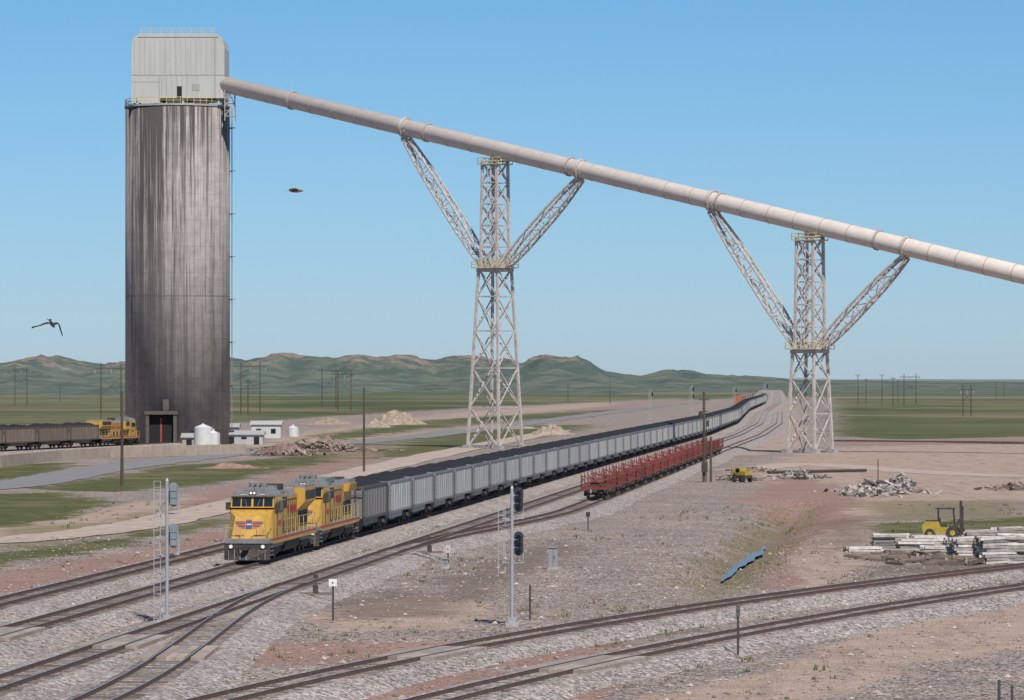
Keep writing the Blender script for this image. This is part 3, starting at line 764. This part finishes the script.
def red_car():
    mb=MB(); L=6.9
    mb.box(-L,L,-.32,.32,.85,1.12,REDC); mb.box(-7.3,7.3,-.2,.2,.68,.84,DARKU)
    for i in range(7):
        x=-L+.5+i*(2*L-1)/6; mb.box(x-.1,x+.1,-1.33,1.33,.92,1.08,REDC)
    for s in(-1,1):
        mb.box(-L,L,*sorted((s*1.34,s*1.42)),.92,1.12,REDC)
        for i in range(4):
            x=-L+.4+i*(2*L-.8)/3
            mb.box(x-.06,x+.06,*sorted((s*1.34,s*1.42)),1.121,2.5,REDC)
            mb.beam((x,s*1.34,2.2),(x,s*.65,1.1),.07,REDC)
        a=-L+.4; st=(2*L-.8)/3
        mb.beam((a,s*1.38,1.85),(a+st,s*1.38,1.85),.06,REDC); mb.beam((a+2*st,s*1.38,1.85),(a+3*st,s*1.38,1.85),.06,REDC)
    for i in range(3):
        x=-L+2.2+i*4.4; mb.box(x-.4,x+.4,-.7,.7,1.13,1.4,REDC if i%2 else DARKU); mb.cyl((x,-.7,1.62),(x,.7,1.62),.22,DARKU if i%2 else REDC,n=12)
    mb.beam((-5,-.5,1.2),(-2.2,.6,2.1),.12,REDC); mb.beam((4.8,.5,1.2),(2,-.6,2.0),.12,REDC)
    for e_ in(-1,1):
        mb.box(*sorted((e_*(L-.1),e_*(L+.02))),-1.33,1.33,.92,1.2,REDC); mb.box(*sorted((e_*L,e_*7.5)),-.13,.13,.65,.9,DARKU)
        for yy in(-1.25,1.25): mb.beam((e_*L,yy,1.2),(e_*L,yy,2.3),.07,REDC)
        mb.beam((e_*L,-1.25,2.25),(e_*L,1.25,1.3),.07,REDC); mb.beam((e_*L,1.25,2.25),(e_*L,-1.25,1.3),.07,REDC)
    truck(mb,-5.2);truck(mb,5.2); return mb.mesh('maintenance_flat_car')
rc=red_car(); Yc=420
for i in range(17):
    x,a=on_track(-31,Yc); place(rc,'maintenance_flat_car',(x,Yc,0),a); Yc+=15.0
pdir=Vector((.235,1,0)).normalized(); base=Vector((-67.5,757,0)); ang=math.atan2(pdir.y,pdir.x)
PP=[(-67.5-pdir.x*t,757-pdir.y*t) for t in np.linspace(190,-20,40)]
track(PP,.03,900)
p=base-pdir*14; place(loco,'freight_locomotive',(p.x,p.y,0),ang)
CB2=coal_car_mesh(M('car_rust_brown',(.20,.155,.12),.8,var=.2,streak=True,dirt=(.12,.085,.065),dirta=.6,objr=.2),CSTER,'coal_gondola_car_brown')
for i in range(8):
    p=base-pdir*(14+19.5+16.15*i); place(CB2,'coal_gondola_car',(p.x,p.y,0),ang)

# ---------------------------------------------------------------- buildings round the silo
def shed(name,u,v,w,d,h,col,roof=(.36,.36,.35),gable=.6,rz=0.,doors=2):
    x,y=gp(u,v); mb=MB(); W=M('siding_%s'%str(col),col,.6,var=.08,scale=.5,streak=True); R=M('roof_%s'%str(roof),roof,.5,var=.1)
    mb.prismx([(-d/2,0),(d/2,0),(d/2,h),(0,h+gable-.05),(-d/2,h)],-w/2,w/2,W)
    for s in(-1,1):
        mb.add([(-w/2-.3,s*(d/2+.3),h-.1),(w/2+.3,s*(d/2+.3),h-.1),(w/2+.3,0,h+gable),(-w/2-.3,0,h+gable),(-w/2-.3,s*(d/2+.3),h+.02),(w/2+.3,s*(d/2+.3),h+.02),(w/2+.3,0,h+gable+.12),(-w/2-.3,0,h+gable+.12)],MB.BF,R)
    D=MATS['dark_opening']
    for i in range(doors):
        xx=-w/2+w*(i+.5)/doors; mb.box(xx-.5,xx+.5,-d/2-.03,-d/2+.1,0 if i%2==0 else 1.0,min(2.0,h*.75),D if i%2==0 else GLS)
    mb.obj(name,None,(x,y+d/2,GZ-.1),rz)
shed('metal_shed',244,444,7,5,1.9,(.40,.40,.39),doors=3)
shed('metal_shed',196,446,5,5,1.7,(.36,.31,.25),doors=2)
shed('metal_shed',266,438,6,5,2.9,(.50,.50,.48),roof=(.42,.42,.41),doors=2)
shed('metal_shed',228,440,4,4,2.7,(.28,.29,.30),doors=1)
def tank(u,v,r,h,col=(.58,.58,.57)):
    x,y=gp(u,v); mb=MB(); W=M('tank_white',col,.4,var=.06); mb.cyl((0,0,0),(0,0,h),r,W,n=24); mb.cyl((0,0,h),(0,0,h+r*.35),r,W,r1=.2,n=24)
    mb.cyl((0,0,h+.3),(0,0,h+.7),.18,W,n=8); mb.beam((r+.1,-.2,0),(r+.1,-.2,h),.06,W); mb.beam((r+.1,.2,0),(r+.1,.2,h),.06,W)
    for zz in np.arange(.3,h,.5): mb.beam((r+.1,-.2,zz),(r+.1,.2,zz),.05,W)
    mb.obj('storage_tank',None,(x,y,GZ-.1))
tank(203,446.8,1.6,3.6); tank(213.5,446.8,1.0,2.6); tank(293,436,1.1,1.9)
def wall(pts,h,mat,name='retaining_wall'):
    P=[Vector((*gp(u,v),GZ-.3)) for u,v in pts]; mb=MB()
    for p,q in zip(P[:-1],P[1:]):
        mb.beam(p+Vector((0,0,h/2)),q+Vector((0,0,h/2)),.35,mat,h)
        L=(q-p).length; n=max(1,int(L/3))
        for i in range(n):
            c=p.lerp(q,i/n); mb.box(c.x-.12,c.x+.12,c.y-.3,c.y-.1,c.z,c.z+h+.12,mat)
    mb.obj(name)
WCON=M('wall_concrete',(.38,.31,.25),.85,var=.15,scale=.6)
wall([(-120,472),(0,466),(60,460),(110,457),(170,455),(245,453)],1.8,WCON)
def mound(name,u,v,w,d,h,col,seed=0):
    x0,y0=gp(u,v); n=40; vs=[]
    for j in range(n+1):
        for i in range(n+1):
            a=i/n*2-1;b_=j/n*2-1; r=math.hypot(a,b_)*(1+.25*mnoise.noise(Vector((a*1.5,b_*1.5,seed+20))))
            k=max(0,1-r)**1.15*(1+.9*mnoise.fractal(Vector((a*2.6,b_*2.6,seed)),1,2,4))
            k=min(k*1.2,1.1)
            vs.append((x0+a*w/2,y0+b_*d/2,tzf(x0,y0)-.15+h*k+ (0 if r>1 else .3*h*mnoise.noise(Vector((a*7,b_*7,seed+3)))*min(1,(1-r)*3))))
    k=n+1; mb=MB(); mb.add(vs,[(j*k+i,j*k+i+1,(j+1)*k+i+1,(j+1)*k+i) for j in range(n) for i in range(n)],M('soil_%s'%str(col),col,.95,var=.35,scale=.5,bump=.4,dirt=(col[0]*.5,col[1]*.5,col[2]*.5),dirta=.6))
    mb.obj(name,smooth=True)
mound('dirt_mound',398,424,16,26,3.4,(.33,.26,.20),1); mound('dirt_mound',375,427,9,16,1.6,(.33,.26,.2),2)
mound('dirt_mound',551,434,11,22,2.0,(.34,.27,.21),3); mound('dirt_mound',318,446,16,20,1.6,(.26,.19,.15),4)
mound('dirt_mound',330,424,14,20,1.8,(.30,.23,.17),5); mound('dirt_mound',285,452,12,12,1.4,(.20,.13,.11),6)
mound('dirt_mound',500,428,24,20,1.1,(.29,.24,.18),7); mound('dirt_mound',232,468,12,9,.7,(.30,.18,.14),8)
wallm=M('berm_soil',(.10,.085,.07),.95,var=.3)
mb=MB(); P=[Vector((*gp(u,v),GZ-.3)) for u,v in((835,441),(1024,443),(1300,444))]
for p,q in zip(P[:-1],P[1:]): mb.beam(p,q,3.0,wallm,1.1)
mb.obj('soil_berm')
mb=MB(); p=Vector((*gp(768,473),GZ+.1));q=Vector((*gp(866,471),GZ+.1)); mb.cyl(p,q,.2,M('pipe_black',(.06,.045,.04),.6),n=12); mb.obj('steel_pipe')

# ---------------------------------------------------------------- poles
WOOD=M('pole_wood',(.085,.06,.045),.9,var=.3,scale=2,streak=True)
GAL=M('galvanised',(.36,.38,.40),.5,metal=.2,var=.12,scale=2)
def pole(u,v,h,arms=1,r=.16):
    x,y=gp(u,v); mb=MB(); mb.cyl((0,0,-.5),(0,0,h),r,WOOD,r1=r*.7,n=10)
    for i in range(arms):
        z=h-.5-i*1.1; mb.beam((-1.3,0,z),(1.3,0,z),.13,WOOD); mb.beam((0,0,z-.9),(.8,0,z),.06,WOOD); mb.beam((0,0,z-.9),(-.8,0,z),.06,WOOD)
        for t in(-1.2,-.6,.6,1.2): mb.cyl((t,0,z+.05),(t,0,z+.3),.06,GAL,n=6)
    mb.obj('utility_pole',None,(x,y,tzf(x,y)),.15)
def hframe(u0,u1,v,h):
    xa,y=gp(u0,v); xb,_=gp(u1,v); w=xb-xa; mb=MB()
    for t in(0,w): mb.cyl((t,0,-.5),(t,0,h),.2,WOOD,r1=.14,n=8)
    mb.beam((-w*.35,0,h-1.5),(w*1.35,0,h-1.5),.26,WOOD)
    mb.beam((0,0,h*.45),(w,0,h*.75),.13,WOOD); mb.beam((w,0,h*.45),(0,0,h*.75),.13,WOOD)
    for t in(-w*.3,w*.5,w*1.3): mb.cyl((t,0,h-3.0),(t,0,h-1.6),.12,GAL,n=6)
    mb.obj('h_frame_power_pole',None,(xa,y,GZ))
pole(122,486,10.9,0,.2); pole(364,471,11.2,0,.17); pole(878,490,3.6,0,.07)
pole(248,414,12,1,.2)
hframe(101,121,421,16.5); hframe(15,27,405,17.5); hframe(241,260,414,17.5); hframe(322,336,407,16.5); hframe(338,351,410,15)
hframe(904,916,405,14); hframe(963,971,416,10)
for u,v,h in((858,405,14),(866,403,12),(882,404,14),(893,406,12.5),(898,402,11),(610,404,11),(60,402,8),(996,400,10),(568,402,9),(1004,396,10)): pole(u,v,h,1,.18)
def eqpole(u,v,h):
    x,y=gp(u,v); mb=MB(); mb.cyl((0,0,-.5),(0,0,h),.2,WOOD,r1=.15,n=12)
    mb.beam((-.6,0,h-1.0),(.6,0,h-1.0),.14,WOOD); mb.beam((-.5,0,h-2.4),(.5,0,h-2.4),.12,WOOD)
    mb.cyl((-.45,-.1,h-3.2),(-.45,-.1,h-2.4),.22,DARKU,n=14); mb.cyl((.42,-.1,h-4.2),(.42,-.1,h-3.5),.18,DARKU,n=12)
    mb.box(-.35,.35,-.5,-.2,1.2,2.4,DARKU); mb.beam((.28,-.1,0),(.28,-.1,h-3),.07,DARKU)
    mb.cyl((.9,.3,-.4),(.9,.3,h*.5),.14,WOOD,n=10)
    mb.obj('utility_pole',None,(x,y,tzf(x,y)),.15)
eqpole(704,481,10.9)

# ---------------------------------------------------------------- signals and signs
SIGD=M('signal_black',(.028,.034,.044),.5,var=.1); SIGB=M('signal_back',(.20,.235,.26),.55,var=.12)
LENS=M('signal_lens',(.08,.02,.02),.15,var=.02)
def signal(u,v,h,side=1,ladder=-1,face=-1,hm=SIGD,heads=(0,),full=True):
    x,y=gp(u,v); mb=MB(); 
    mb.box(-.32,.32,-.32,.32,-.3,.18,M('concrete_cap',(.34,.32,.3))); mb.box(-.2,.2,-.2,.2,.18,.45,GAL)
    mb.cyl((0,0,.3),(0,0,h),.085,GAL,n=14); mb.cyl((0,0,h),(0,0,h+.15),.1,GAL,r1=.02,n=10)
    for z in heads:
        X=side*.34; R=.24
        n=12; prof=[(X+R*math.cos(t),z+.38+R*math.sin(t)) for t in np.linspace(0,math.pi,n)]+[(X-R*math.cos(t),z-.38-R*math.sin(t)) for t in np.linspace(0,math.pi,n)]
        mb.prism(prof,-.03,.03,hm)
        mb.box(X-.15,X+.15,*sorted((-face*.04,-face*.34)),z-.50,z+.50,hm)
        for zz in(-.17,.17): mb.box(X-.155,X+.155,*sorted((-face*.05,-face*.35)),z+zz-.012,z+zz+.012,SIGD)
        for k in(-.34,0,.34):
            mb.cyl((X,face*.035,z+k),(X,face*.05,z+k),.09,LENS,n=12)
            for t in range(8):
                a0=math.pi*((t+.5)/8)
                mb.beam((X+.115*math.cos(a0),face*.04,z+k+.115*math.sin(a0)),(X+.115*math.cos(a0),face*.30,z+k+.115*math.sin(a0)),.05,hm,.02)
        mb.beam((0,0,z+.2),(X,0,z+.2),.07,GAL);mb.beam((0,0,z-.2),(X,0,z-.2),.07,GAL)
        zz=z-1.0; mb.box(-.5,.6,.1,.7,zz,zz+.04,GAL)
        for px_,py_ in((-.45,.68),(.57,.68),(.57,.14)): mb.beam((px_,py_,zz),(px_,py_,zz+1.0),.03,GAL)
        mb.beam((-.45,.68,zz+1),(.57,.68,zz+1),.03,GAL); mb.beam((-.45,.68,zz+.5),(.57,.68,zz+.5),.025,GAL)
    lx=ladder*.52; z0=.1 if full else 2.6; z1=h if full else h-.8
    for dx in(-.17,.17): mb.beam((lx+dx,.25,z0),(lx+dx,.25,z1),.035,GAL)
    for zz in np.arange(z0+.15,z1,.32): mb.beam((lx-.17,.25,zz),(lx+.17,.25,zz),.025,GAL)
    for zz in np.arange(z0+.8,z1,1.7): mb.beam((0,.0,zz),(lx,.25,zz),.035,GAL)
    mb.obj('railway_signal',None,(x,y,tzf(x,y)))
signal(167,621,7.3,1,-1,1,SIGB,(6.6,4.5)); signal(512,623,7.0,1,-1,-1,SIGD,(6.45,4.2),False)
signal(651,424,9,1,-1,-1,SIGD,(8,)); signal(692,420,10,1,-1,-1,SIGD,(9,7)); signal(766,420,11,1,-1,-1,SIGD,(10,)); signal(735,414,9,1,-1,-1,SIGD,(8,))
def sign(u,v,h,w=.35,hh=.3,col=(.75,.75,.73),pc=(.05,.05,.05),nme='track_sign'):
    x,y=gp(u,v); mb=MB(); P=M('post_%s'%str(pc),pc,.7,var=.2); mb.box(-.05,.05,-.04,.04,-.3,h,P)
    if w: mb.box(-w/2,w/2,-.07,-.045,h-hh,h+.02,M('plate_%s'%str(col),col,.5,var=.05)); mb.cyl((-.0,-.075,h-hh*.5),(0,-.08,h-hh*.5),.05,P,n=8)
    mb.obj(nme,None,(x,y,tzf(x,y)),random.uniform(-.15,.15))
sign(333,618,2.15,.42,.36); sign(530,618,1.9,.22,.12,(.3,.3,.3)); sign(738,656,2.3,.2,.5,(.10,.10,.10),(.04,.04,.04)); sign(999,700,.9,.0); sign(1012,700,.7,.0)
sign(448,562,1.2,.3,.5,(.5,.5,.5)); sign(588,530,1.5,.35,.35,(.03,.03,.03)); sign(503,700,.5,0)
def cabinet(u,v,w,h,col=(.25,.26,.26)):
    x,y=gp(u,v); mb=MB(); C=M('cabinet_%s'%str(col),col,.5,var=.08)
    mb.box(-w/2-.1,w/2+.1,-.4,.4,-.3,.12,M('concrete_cap',(.34,.32,.3))); mb.box(-w/2,w/2,-.3,.3,.12,h,C); mb.box(-w/2-.05,w/2+.05,-.36,.36,h,h+.07,C)
    mb.box(-.012,.012,-.31,-.303,.2,h-.08,DARKU); mb.box(.06,.1,-.34,-.303,h*.5,h*.62,DARKU)
    mb.obj('signal_relay_cabinet',None,(x,y,tzf(x,y)))
cabinet(553,568,.6,1.4); cabinet(445,566,.4,.6)
def switch_stand(X,Y):
    mb=MB(); mb.box(-.9,.9,-.12,.12,-.25,-.1,TIE); mb.box(-.15,.15,-.15,.15,-.1,.3,DARKU); mb.beam((0,0,.3),(0,0,.9),.06,DARKU); mb.box(-.14,.14,-.01,.01,.7,.9,DARKU)
    mb.obj('switch_stand',None,(X,Y,0),.1)
switch_stand(SL*236-36+2.6,236); switch_stand(SL*292-36+2.6,292)

# ---------------------------------------------------------------- yard
def forklift(u,v):
    x,y=gp(u,v); mb=MB(); Y=M('forklift_yellow',(.42,.31,.04),.55,var=.15,dirt=(.15,.10,.04),dirta=.4); B=DARKU
    mb.prism([(-1.7,.45),(-1.75,1.15),(-1.45,1.4),(-.5,1.4),(-.3,.95),(.55,.95),(.9,1.0),(.9,.45)],-.62,.62,Y)
    mb.box(-1.5,-.6,-.5,.5,1.401,1.48,B)
    for sx in(-.55,.75):
        for sy in(-.55,.55): mb.beam((sx,sy,.95),(sx*.9-.02,sy*.95,2.35),.08,B)
    mb.box(-.72,.78,-.6,.6,2.35,2.44,B)
    mb.box(-.35,.15,-.28,.28,.951,1.2,B); mb.box(-.45,-.33,-.28,.28,1.2,1.65,B); mb.beam((.3,0,.95),(.55,0,1.45),.05,B)
    for xx,r in((-1.15,.42),(.62,.52)):
        for s in(-1,1):
            mb.cyl((xx,s*.5,r),(xx,s*.82,r),r,B,n=20); mb.cyl((xx,s*.82,r),(xx,s*.84,r),r*.4,Y,n=14)
    for s in(-1,1):
        mb.box(1.15,1.32,*sorted((s*.3,s*.48)),.15,3.0,B); mb.box(1.33,1.43,*sorted((s*.25,s*.4)),.2,2.6,B)
        mb.box(1.5,2.7,*sorted((s*.25,s*.38)),.28,.34,B); mb.box(1.44,1.5,*sorted((s*.25,s*.38)),.28,.9,B)
        mb.beam((.85,s*.4,.9),(1.15,s*.39,1.6),.1,B)
    for z in(.4,1.5,2.95): mb.box(1.16,1.3,-.3,.3,z-.06,z+.06,B)
    mb.obj('forklift',None,(x,y,tzf(x,y)),-.15)
forklift(945,537)
STK=M('stacked_ties',(.46,.42,.38),.9,var=.3,scale=2,island=.6)
def tie_stack(u,v,nx_,nl,L=2.6,rz=0.):
    x,y=gp(u,v); mb=MB()
    for l in range(nl):
        n=nx_ - l//3
        for i in range(n):
            if random.random()<.05: continue
            mb.obox((random.uniform(-.18,.18),(i-n/2)*.27,.1+l*.2),(L+random.uniform(-.3,.1),.22,.165),Matrix.Rotation(random.gauss(0,.03),3,'Z')@Matrix.Rotation(random.gauss(0,.02),3,'Y'),STK)
    mb.obj('railroad_tie_stack',None,(x,y,tzf(x,y)),rz)
for u,v,n,l in((890,549,9,6),(915,551,9,5),(940,556,10,4),(968,560,10,8),(995,561,10,9),(1022,561,9,9),(1050,558,9,7),(982,550,8,8),(1010,550,8,9),(862,551,5,2),(962,552,8,6),(903,556,5,3),(928,547,8,5)):
    tie_stack(u,v,n,l,2.5,random.uniform(-.12,.12)+.1)
TIMB=M('loose_timber',(.22,.17,.14),.9,var=.25,scale=2,island=.6)
def scrap(name,u,v,w,d,h,n,mat,Ls=(.6,2.6),flat=.25,th=.18):
    x,y=gp(u,v); mb=MB(); r=random.Random(int(u))
    for i in range(n):
        a,b_=r.gauss(0,.33),r.gauss(0,.33); zz=max(0,1-math.hypot(a,b_)*1.3)*h*r.random()
        R=Matrix.Rotation(r.uniform(0,6.28),3,'Z')@Matrix.Rotation(r.gauss(0,flat),3,'Y')@Matrix.Rotation(r.gauss(0,flat),3,'X')
        mb.obox((a*w,b_*d,zz+.12),(r.uniform(*Ls),th*r.uniform(.7,1.5),th*r.uniform(.6,1.3)),R,mat)
    mb.obj(name,None,(x,y,tzf(x,y)))
SCR=M('scrap_mixed',(.26,.23,.21),.8,var=.3,scale=2,island=.85)
scrap('scrap_pile',877,491,6.0,12,1.4,240,SCR,(.3,1.2),.4,.22); scrap('scrap_pile',866,494,4.0,8,.8,110,SCR,(.3,1.3),.4,.25); scrap('scrap_pile',900,485,2.4,6,1.6,80,SCR,(.3,1.2),.5,.3)
scrap('scrap_pile',798,477,4.4,10,.8,130,SCR,(.4,1.5)); scrap('scrap_pile',738,479,3.6,7,.9,90,TIMB,(.5,1.8)); scrap('scrap_pile',752,471,4,7,.6,40,TIMB,(.5,1.6))
scrap('timber_pile',905,558,5,6,.5,70,TIMB,(1.5,2.7),.05); scrap('timber_pile',950,561,5,6,.4,70,TIMB,(1.5,2.7),.05)
scrap('scrap_pile',318,450,15,18,1.8,240,TIMB,(.5,1.9),.35,.3); scrap('scrap_pile',290,455,9,10,1.0,120,TIMB,(.5,1.8),.35,.25)
scrap('scrap_pile',1010,489,5,8,.5,40,TIMB)
def hirail(u,v):
    x,y=gp(u,v); mb=MB(); Y=MATS['forklift_yellow']
    mb.box(-1.1,1.1,-.6,.6,.5,.85,DARKU); mb.box(-1.1,-.3,-.58,.58,.851,1.3,Y); mb.box(-.2,.6,-.55,.55,.851,1.75,Y); mb.box(-.1,.5,-.57,.57,1.2,1.6,GLS); mb.box(.65,1.05,-.45,.45,.851,1.1,DARKU)
    for xx in(-.75,.75):
        for s in(-1,1): mb.cyl((xx,s*.5,.35),(xx,s*.72,.35),.35,DARKU,n=14)
    mb.beam((1.0,0,.8),(1.7,0,1.7),.12,Y); mb.beam((1.7,0,1.7),(2.0,0,.6),.1,Y)
    mb.obj('track_loader',None,(x,y,tzf(x,y)),2.3)
hirail(742,481)
# water lying in the ditch
def puddle():
    m,nt,b=new_mat('water'); b.inputs['Base Color'].default_value=(.07,.055,.04,1); b.inputs['Roughness'].default_value=.16; b.inputs['IOR'].default_value=1.33
    geo=N(nt,'ShaderNodeNewGeometry'); bp=N(nt,'ShaderNodeBump'); bp.inputs['Strength'].default_value=.7; bp.inputs['Distance'].default_value=.06
    nt.links.new(noise_n(nt,geo.outputs['Position'],1.6,4,.7),bp.inputs['Height']); nt.links.new(bp.outputs[0],b.inputs['Normal'])
    zw=GZ-1.06; mb=MB(); C=DITCH[1:4]; Q=[]
    for i in range(len(C)-1):
        for t in np.linspace(0,1,16,endpoint=False): Q.append(C[i]*(1-t)+C[i+1]*t)
    Q.append(C[-1]); Q=np.array(Q); n=len(Q)
    W=[max(.07,.62*math.sin(math.pi*(i+.5)/n)**.5*(.62+.8*mnoise.noise(Vector((i*.23,0,1))))) for i in range(n)]
    Q[:,0]+=np.array([.45*mnoise.noise(Vector((i*.14,3,1))) for i in range(n)])
    vs=[]
    T=np.gradient(Q,axis=0); T/=np.linalg.norm(T,axis=1)[:,None]
    for i in range(n):
        for s in(-1,1): vs.append((Q[i][0]-T[i][1]*W[i]*s,Q[i][1]+T[i][0]*W[i]*s,zw))
    mb.add(vs,[(2*i,2*i+1,2*i+3,2*i+2) for i in range(n-1)],m); mb.obj('puddle')
puddle()

# ---------------------------------------------------------------- loose stones and weeds
def near_track(X,Y,dmin):
    for P in TRACKS:
        if seg_dist(np.array([X]),np.array([Y]),P[(P[:,1]<420)] if (P[:,1]<420).sum()>1 else P[:2])[0]<dmin: return True
    return False
STO=M('loose_stone',(.29,.24,.21),.95,var=.2,scale=3,island=.6)
mb=MB(); cnt=0
oct_f=[(0,2,4),(2,1,4),(1,3,4),(3,0,4),(2,0,5),(1,2,5),(3,1,5),(0,3,5)]
while cnt<9000:
    Y=random.uniform(120,330)**1.0; X=random.uniform(-.14,.14)*Y
    r=random.choice((.05,.06,.07,.08,.1,.14,.2 if random.random()<.25 else .07)); z=tzf(X,Y)
    vs=[(r,0,0),(-r,0,0),(0,r,0),(0,-r,0),(0,0,r*.8),(0,0,-r*.8)]
    vs=[(X+a*random.uniform(.6,1.2),Y+b_*random.uniform(.6,1.2),z+.02+c_*random.uniform(.6,1)) for a,b_,c_ in vs]
    mb.add(vs,oct_f,STO); cnt+=1
mb.obj('loose_stones')
WEED=M('weed_leaf',(.10,.12,.04),.9,var=.3,scale=3,island=.35)
DRY=M('dry_grass',(.23,.19,.11),.9,var=.2,scale=3,island=.3)
mb=MB(); rr=random.Random(5); n=0
while n<560:
    Y=rr.uniform(125,420); X=rr.uniform(-.14,.14)*Y
    if mnoise.noise(Vector((X/14,Y/30,2)))<.05: continue
    if near_track(X,Y,2.4): continue
    z=tzf(X,Y); s=rr.uniform(.12,.32); mt=WEED if rr.random()<.6 else DRY
    for k in range(14):
        a=rr.uniform(0,6.28); l=s*rr.uniform(.5,1.2); x0=X+rr.gauss(0,s*.5);y0=Y+rr.gauss(0,s*.5); w=.02+.03*s
        tx,ty=x0+math.cos(a)*l*.5,y0+math.sin(a)*l*.5
        mb.add([(x0-w*math.sin(a),y0+w*math.cos(a),z-.02),(x0+w*math.sin(a),y0-w*math.cos(a),z-.02),(tx,ty,z+l)],[(0,1,2)],mt)
    n+=1
for i in range(800):
    t=rr.random(); j=rr.randint(0,len(DITCH)-2); x0=DITCH[j][0]*(1-t)+DITCH[j+1][0]*t+rr.choice((-1,1))*max(.9,abs(rr.gauss(2.0,.9))); y0=DITCH[j][1]*(1-t)+DITCH[j+1][1]*t
    z=tzf(x0,y0); s=rr.uniform(.1,.24)
    for k in range(5):
        a=rr.uniform(0,6.28);l=s*rr.uniform(.5,1.1);xa=x0+rr.gauss(0,.2);ya=y0+rr.gauss(0,.2);w=.03
        mb.add([(xa-w,ya,z-.03),(xa+w,ya,z-.03),(xa+math.cos(a)*l*.4,ya+math.sin(a)*l*.4,z+l)],[(0,1,2)],DRY if rr.random()<.7 else WEED)
mb.obj('weeds')

# ---------------------------------------------------------------- birds (swallows)
def bird(u,v,Yd,wl,wr,heading,col,belly,pitch=0,scale=1.0):
    mb=MB(); B=M('bird_%s'%str(col),col,.8,var=.2,scale=30); C=M('bird_%s'%str(belly),belly,.8,var=.2,scale=30)
    st=[(-.078,.001,0),(-.070,.006,0),(-.060,.012,.001),(-.045,.0145,.002),(-.02,.018,0),(.01,.019,-.001),(.04,.013,0),(.065,.006,.001)]
    n=12;vs=[];fs=[]
    for y,r,z in st:
        for i in range(n): t=2*math.pi*i/n; vs.append((r*math.cos(t),y,z+r*.9*math.sin(t)))
    for k in range(len(st)-1):
        for i in range(n): fs.append((k*n+i,k*n+(i+1)%n,(k+1)*n+(i+1)%n,(k+1)*n+i))
    mb.add(vs,[f for f in fs if (f[0]%n)<6],B); mb.add(vs,[f for f in fs if (f[0]%n)>=6],C)
    for s in(-1,1):
        mb.add([(0,.05,.003),(s*.012,.055,.003),(s*.026,.115,.003),(s*.016,.108,.0),(0,.09,.003)],[(0,1,2,3,4)],B)
    for s,W in((-1,wl),(1,wr)):
        ch=[.070,.066,.054,.034,.004]; vs=[]
        for (sx,sy,sz),c_ in zip(W,ch):
            vs+= [(s*sx,sy-c_*.4,sz),(s*sx,sy-c_*.1,sz+.008),(s*sx,sy+c_*.6,sz-.016),(s*sx,sy,sz-.008)]
        fs=[]
        for k in range(4):
            for i in range(4): fs.append((k*4+i,k*4+(i+1)%4,(k+1)*4+(i+1)%4,(k+1)*4+i))
        mb.add(vs,fs,B)
    X=(u-512)*Yd/F; Z=CAMH+(377-v)*Yd/F
    o=mb.obj('swallow',None,(X,Yd,Z),0,True); o.rotation_euler=(pitch,0,heading); o.scale=(scale,)*3
bird(52,324,46,[(.01,-.01,.006),(.05,-.025,.030),(.09,-.02,.018),(.13,.005,-.022),(.19,.04,-.060)],
     [(.01,-.01,.006),(.045,-.02,.026),(.08,-.01,-.010),(.11,.01,-.075),(.15,.04,-.15)],.45,(.018,.016,.018),(.12,.09,.07),.5,1.1)
bird(296,191,52,[(.01,0,.004),(.03,.0,.018),(.05,.01,.022),(.065,.03,.018),(.08,.06,.01)],
     [(.01,0,.004),(.03,0,.012),(.05,.01,.012),(.065,.03,.008),(.08,.06,.0)],1.45,(.11,.055,.035),(.32,.17,.10),0,1.2)

# ---------------------------------------------------------------- light
el=math.radians(52); hl=math.hypot(.34,.94); hx,hy=.34/hl,-.94/hl
sun=bpy.data.lights.new('sun','SUN'); sun.energy=5.0; sun.angle=math.radians(.5); sun.color=(1,.95,.88)
so=bpy.data.objects.new('sun',sun); COL.objects.link(so)
S=Vector((hx*math.cos(el),hy*math.cos(el),math.sin(el))); so.rotation_euler=S.to_track_quat('Z','Y').to_euler(); so.location=(0,0,200)
w=bpy.data.worlds.new('World'); scn.world=w; w.use_nodes=True; nt=w.node_tree; nt.nodes.clear()
out=N(nt,'ShaderNodeOutputWorld'); bg=N(nt,'ShaderNodeBackground'); sky=N(nt,'ShaderNodeTexSky'); sky.sky_type='NISHITA'; sky.sun_disc=False
sky.sun_elevation=el; sky.sun_rotation=math.atan2(hx,hy); sky.air_density=1.0; sky.dust_density=.6; sky.ozone_density=2.0; sky.altitude=1400
tc=N(nt,'ShaderNodeTexCoord'); sp=N(nt,'ShaderNodeSeparateXYZ'); nt.links.new(tc.outputs['Generated'],sp.inputs[0])
ramp=N(nt,'ShaderNodeValToRGB'); nt.links.new(sp.outputs[2],ramp.inputs[0]); cr=ramp.color_ramp
cr.elements[0].position=0; cr.elements[0].color=(.66,.87,1.27,1); cr.elements[1].position=.09; cr.elements[1].color=(.53,.90,1.20,1)
e3=cr.elements.new(.4); e3.color=(.75,.86,1,1)
mul=N(nt,'ShaderNodeMix',data_type='RGBA',blend_type='MULTIPLY'); mul.inputs[0].default_value=1
nt.links.new(sky.outputs[0],mul.inputs[6]); nt.links.new(ramp.outputs[0],mul.inputs[7])
bg.inputs[1].default_value=.08
nt.links.new(mul.outputs[2],bg.inputs[0]); nt.links.new(bg.outputs[0],out.inputs[0])
cam=bpy.data.cameras.new('camera'); co=bpy.data.objects.new('camera',cam); COL.objects.link(co)
co.location=(0,0,CAMH); co.rotation_euler=(math.pi/2,0,0); cam.lens=36*F/1024; cam.sensor_width=36; cam.shift_y=27/1024; cam.clip_start=1; cam.clip_end=40000
scn.camera=co
scn.view_settings.view_transform='Standard'; scn.view_settings.look='None'; scn.view_settings.exposure=0
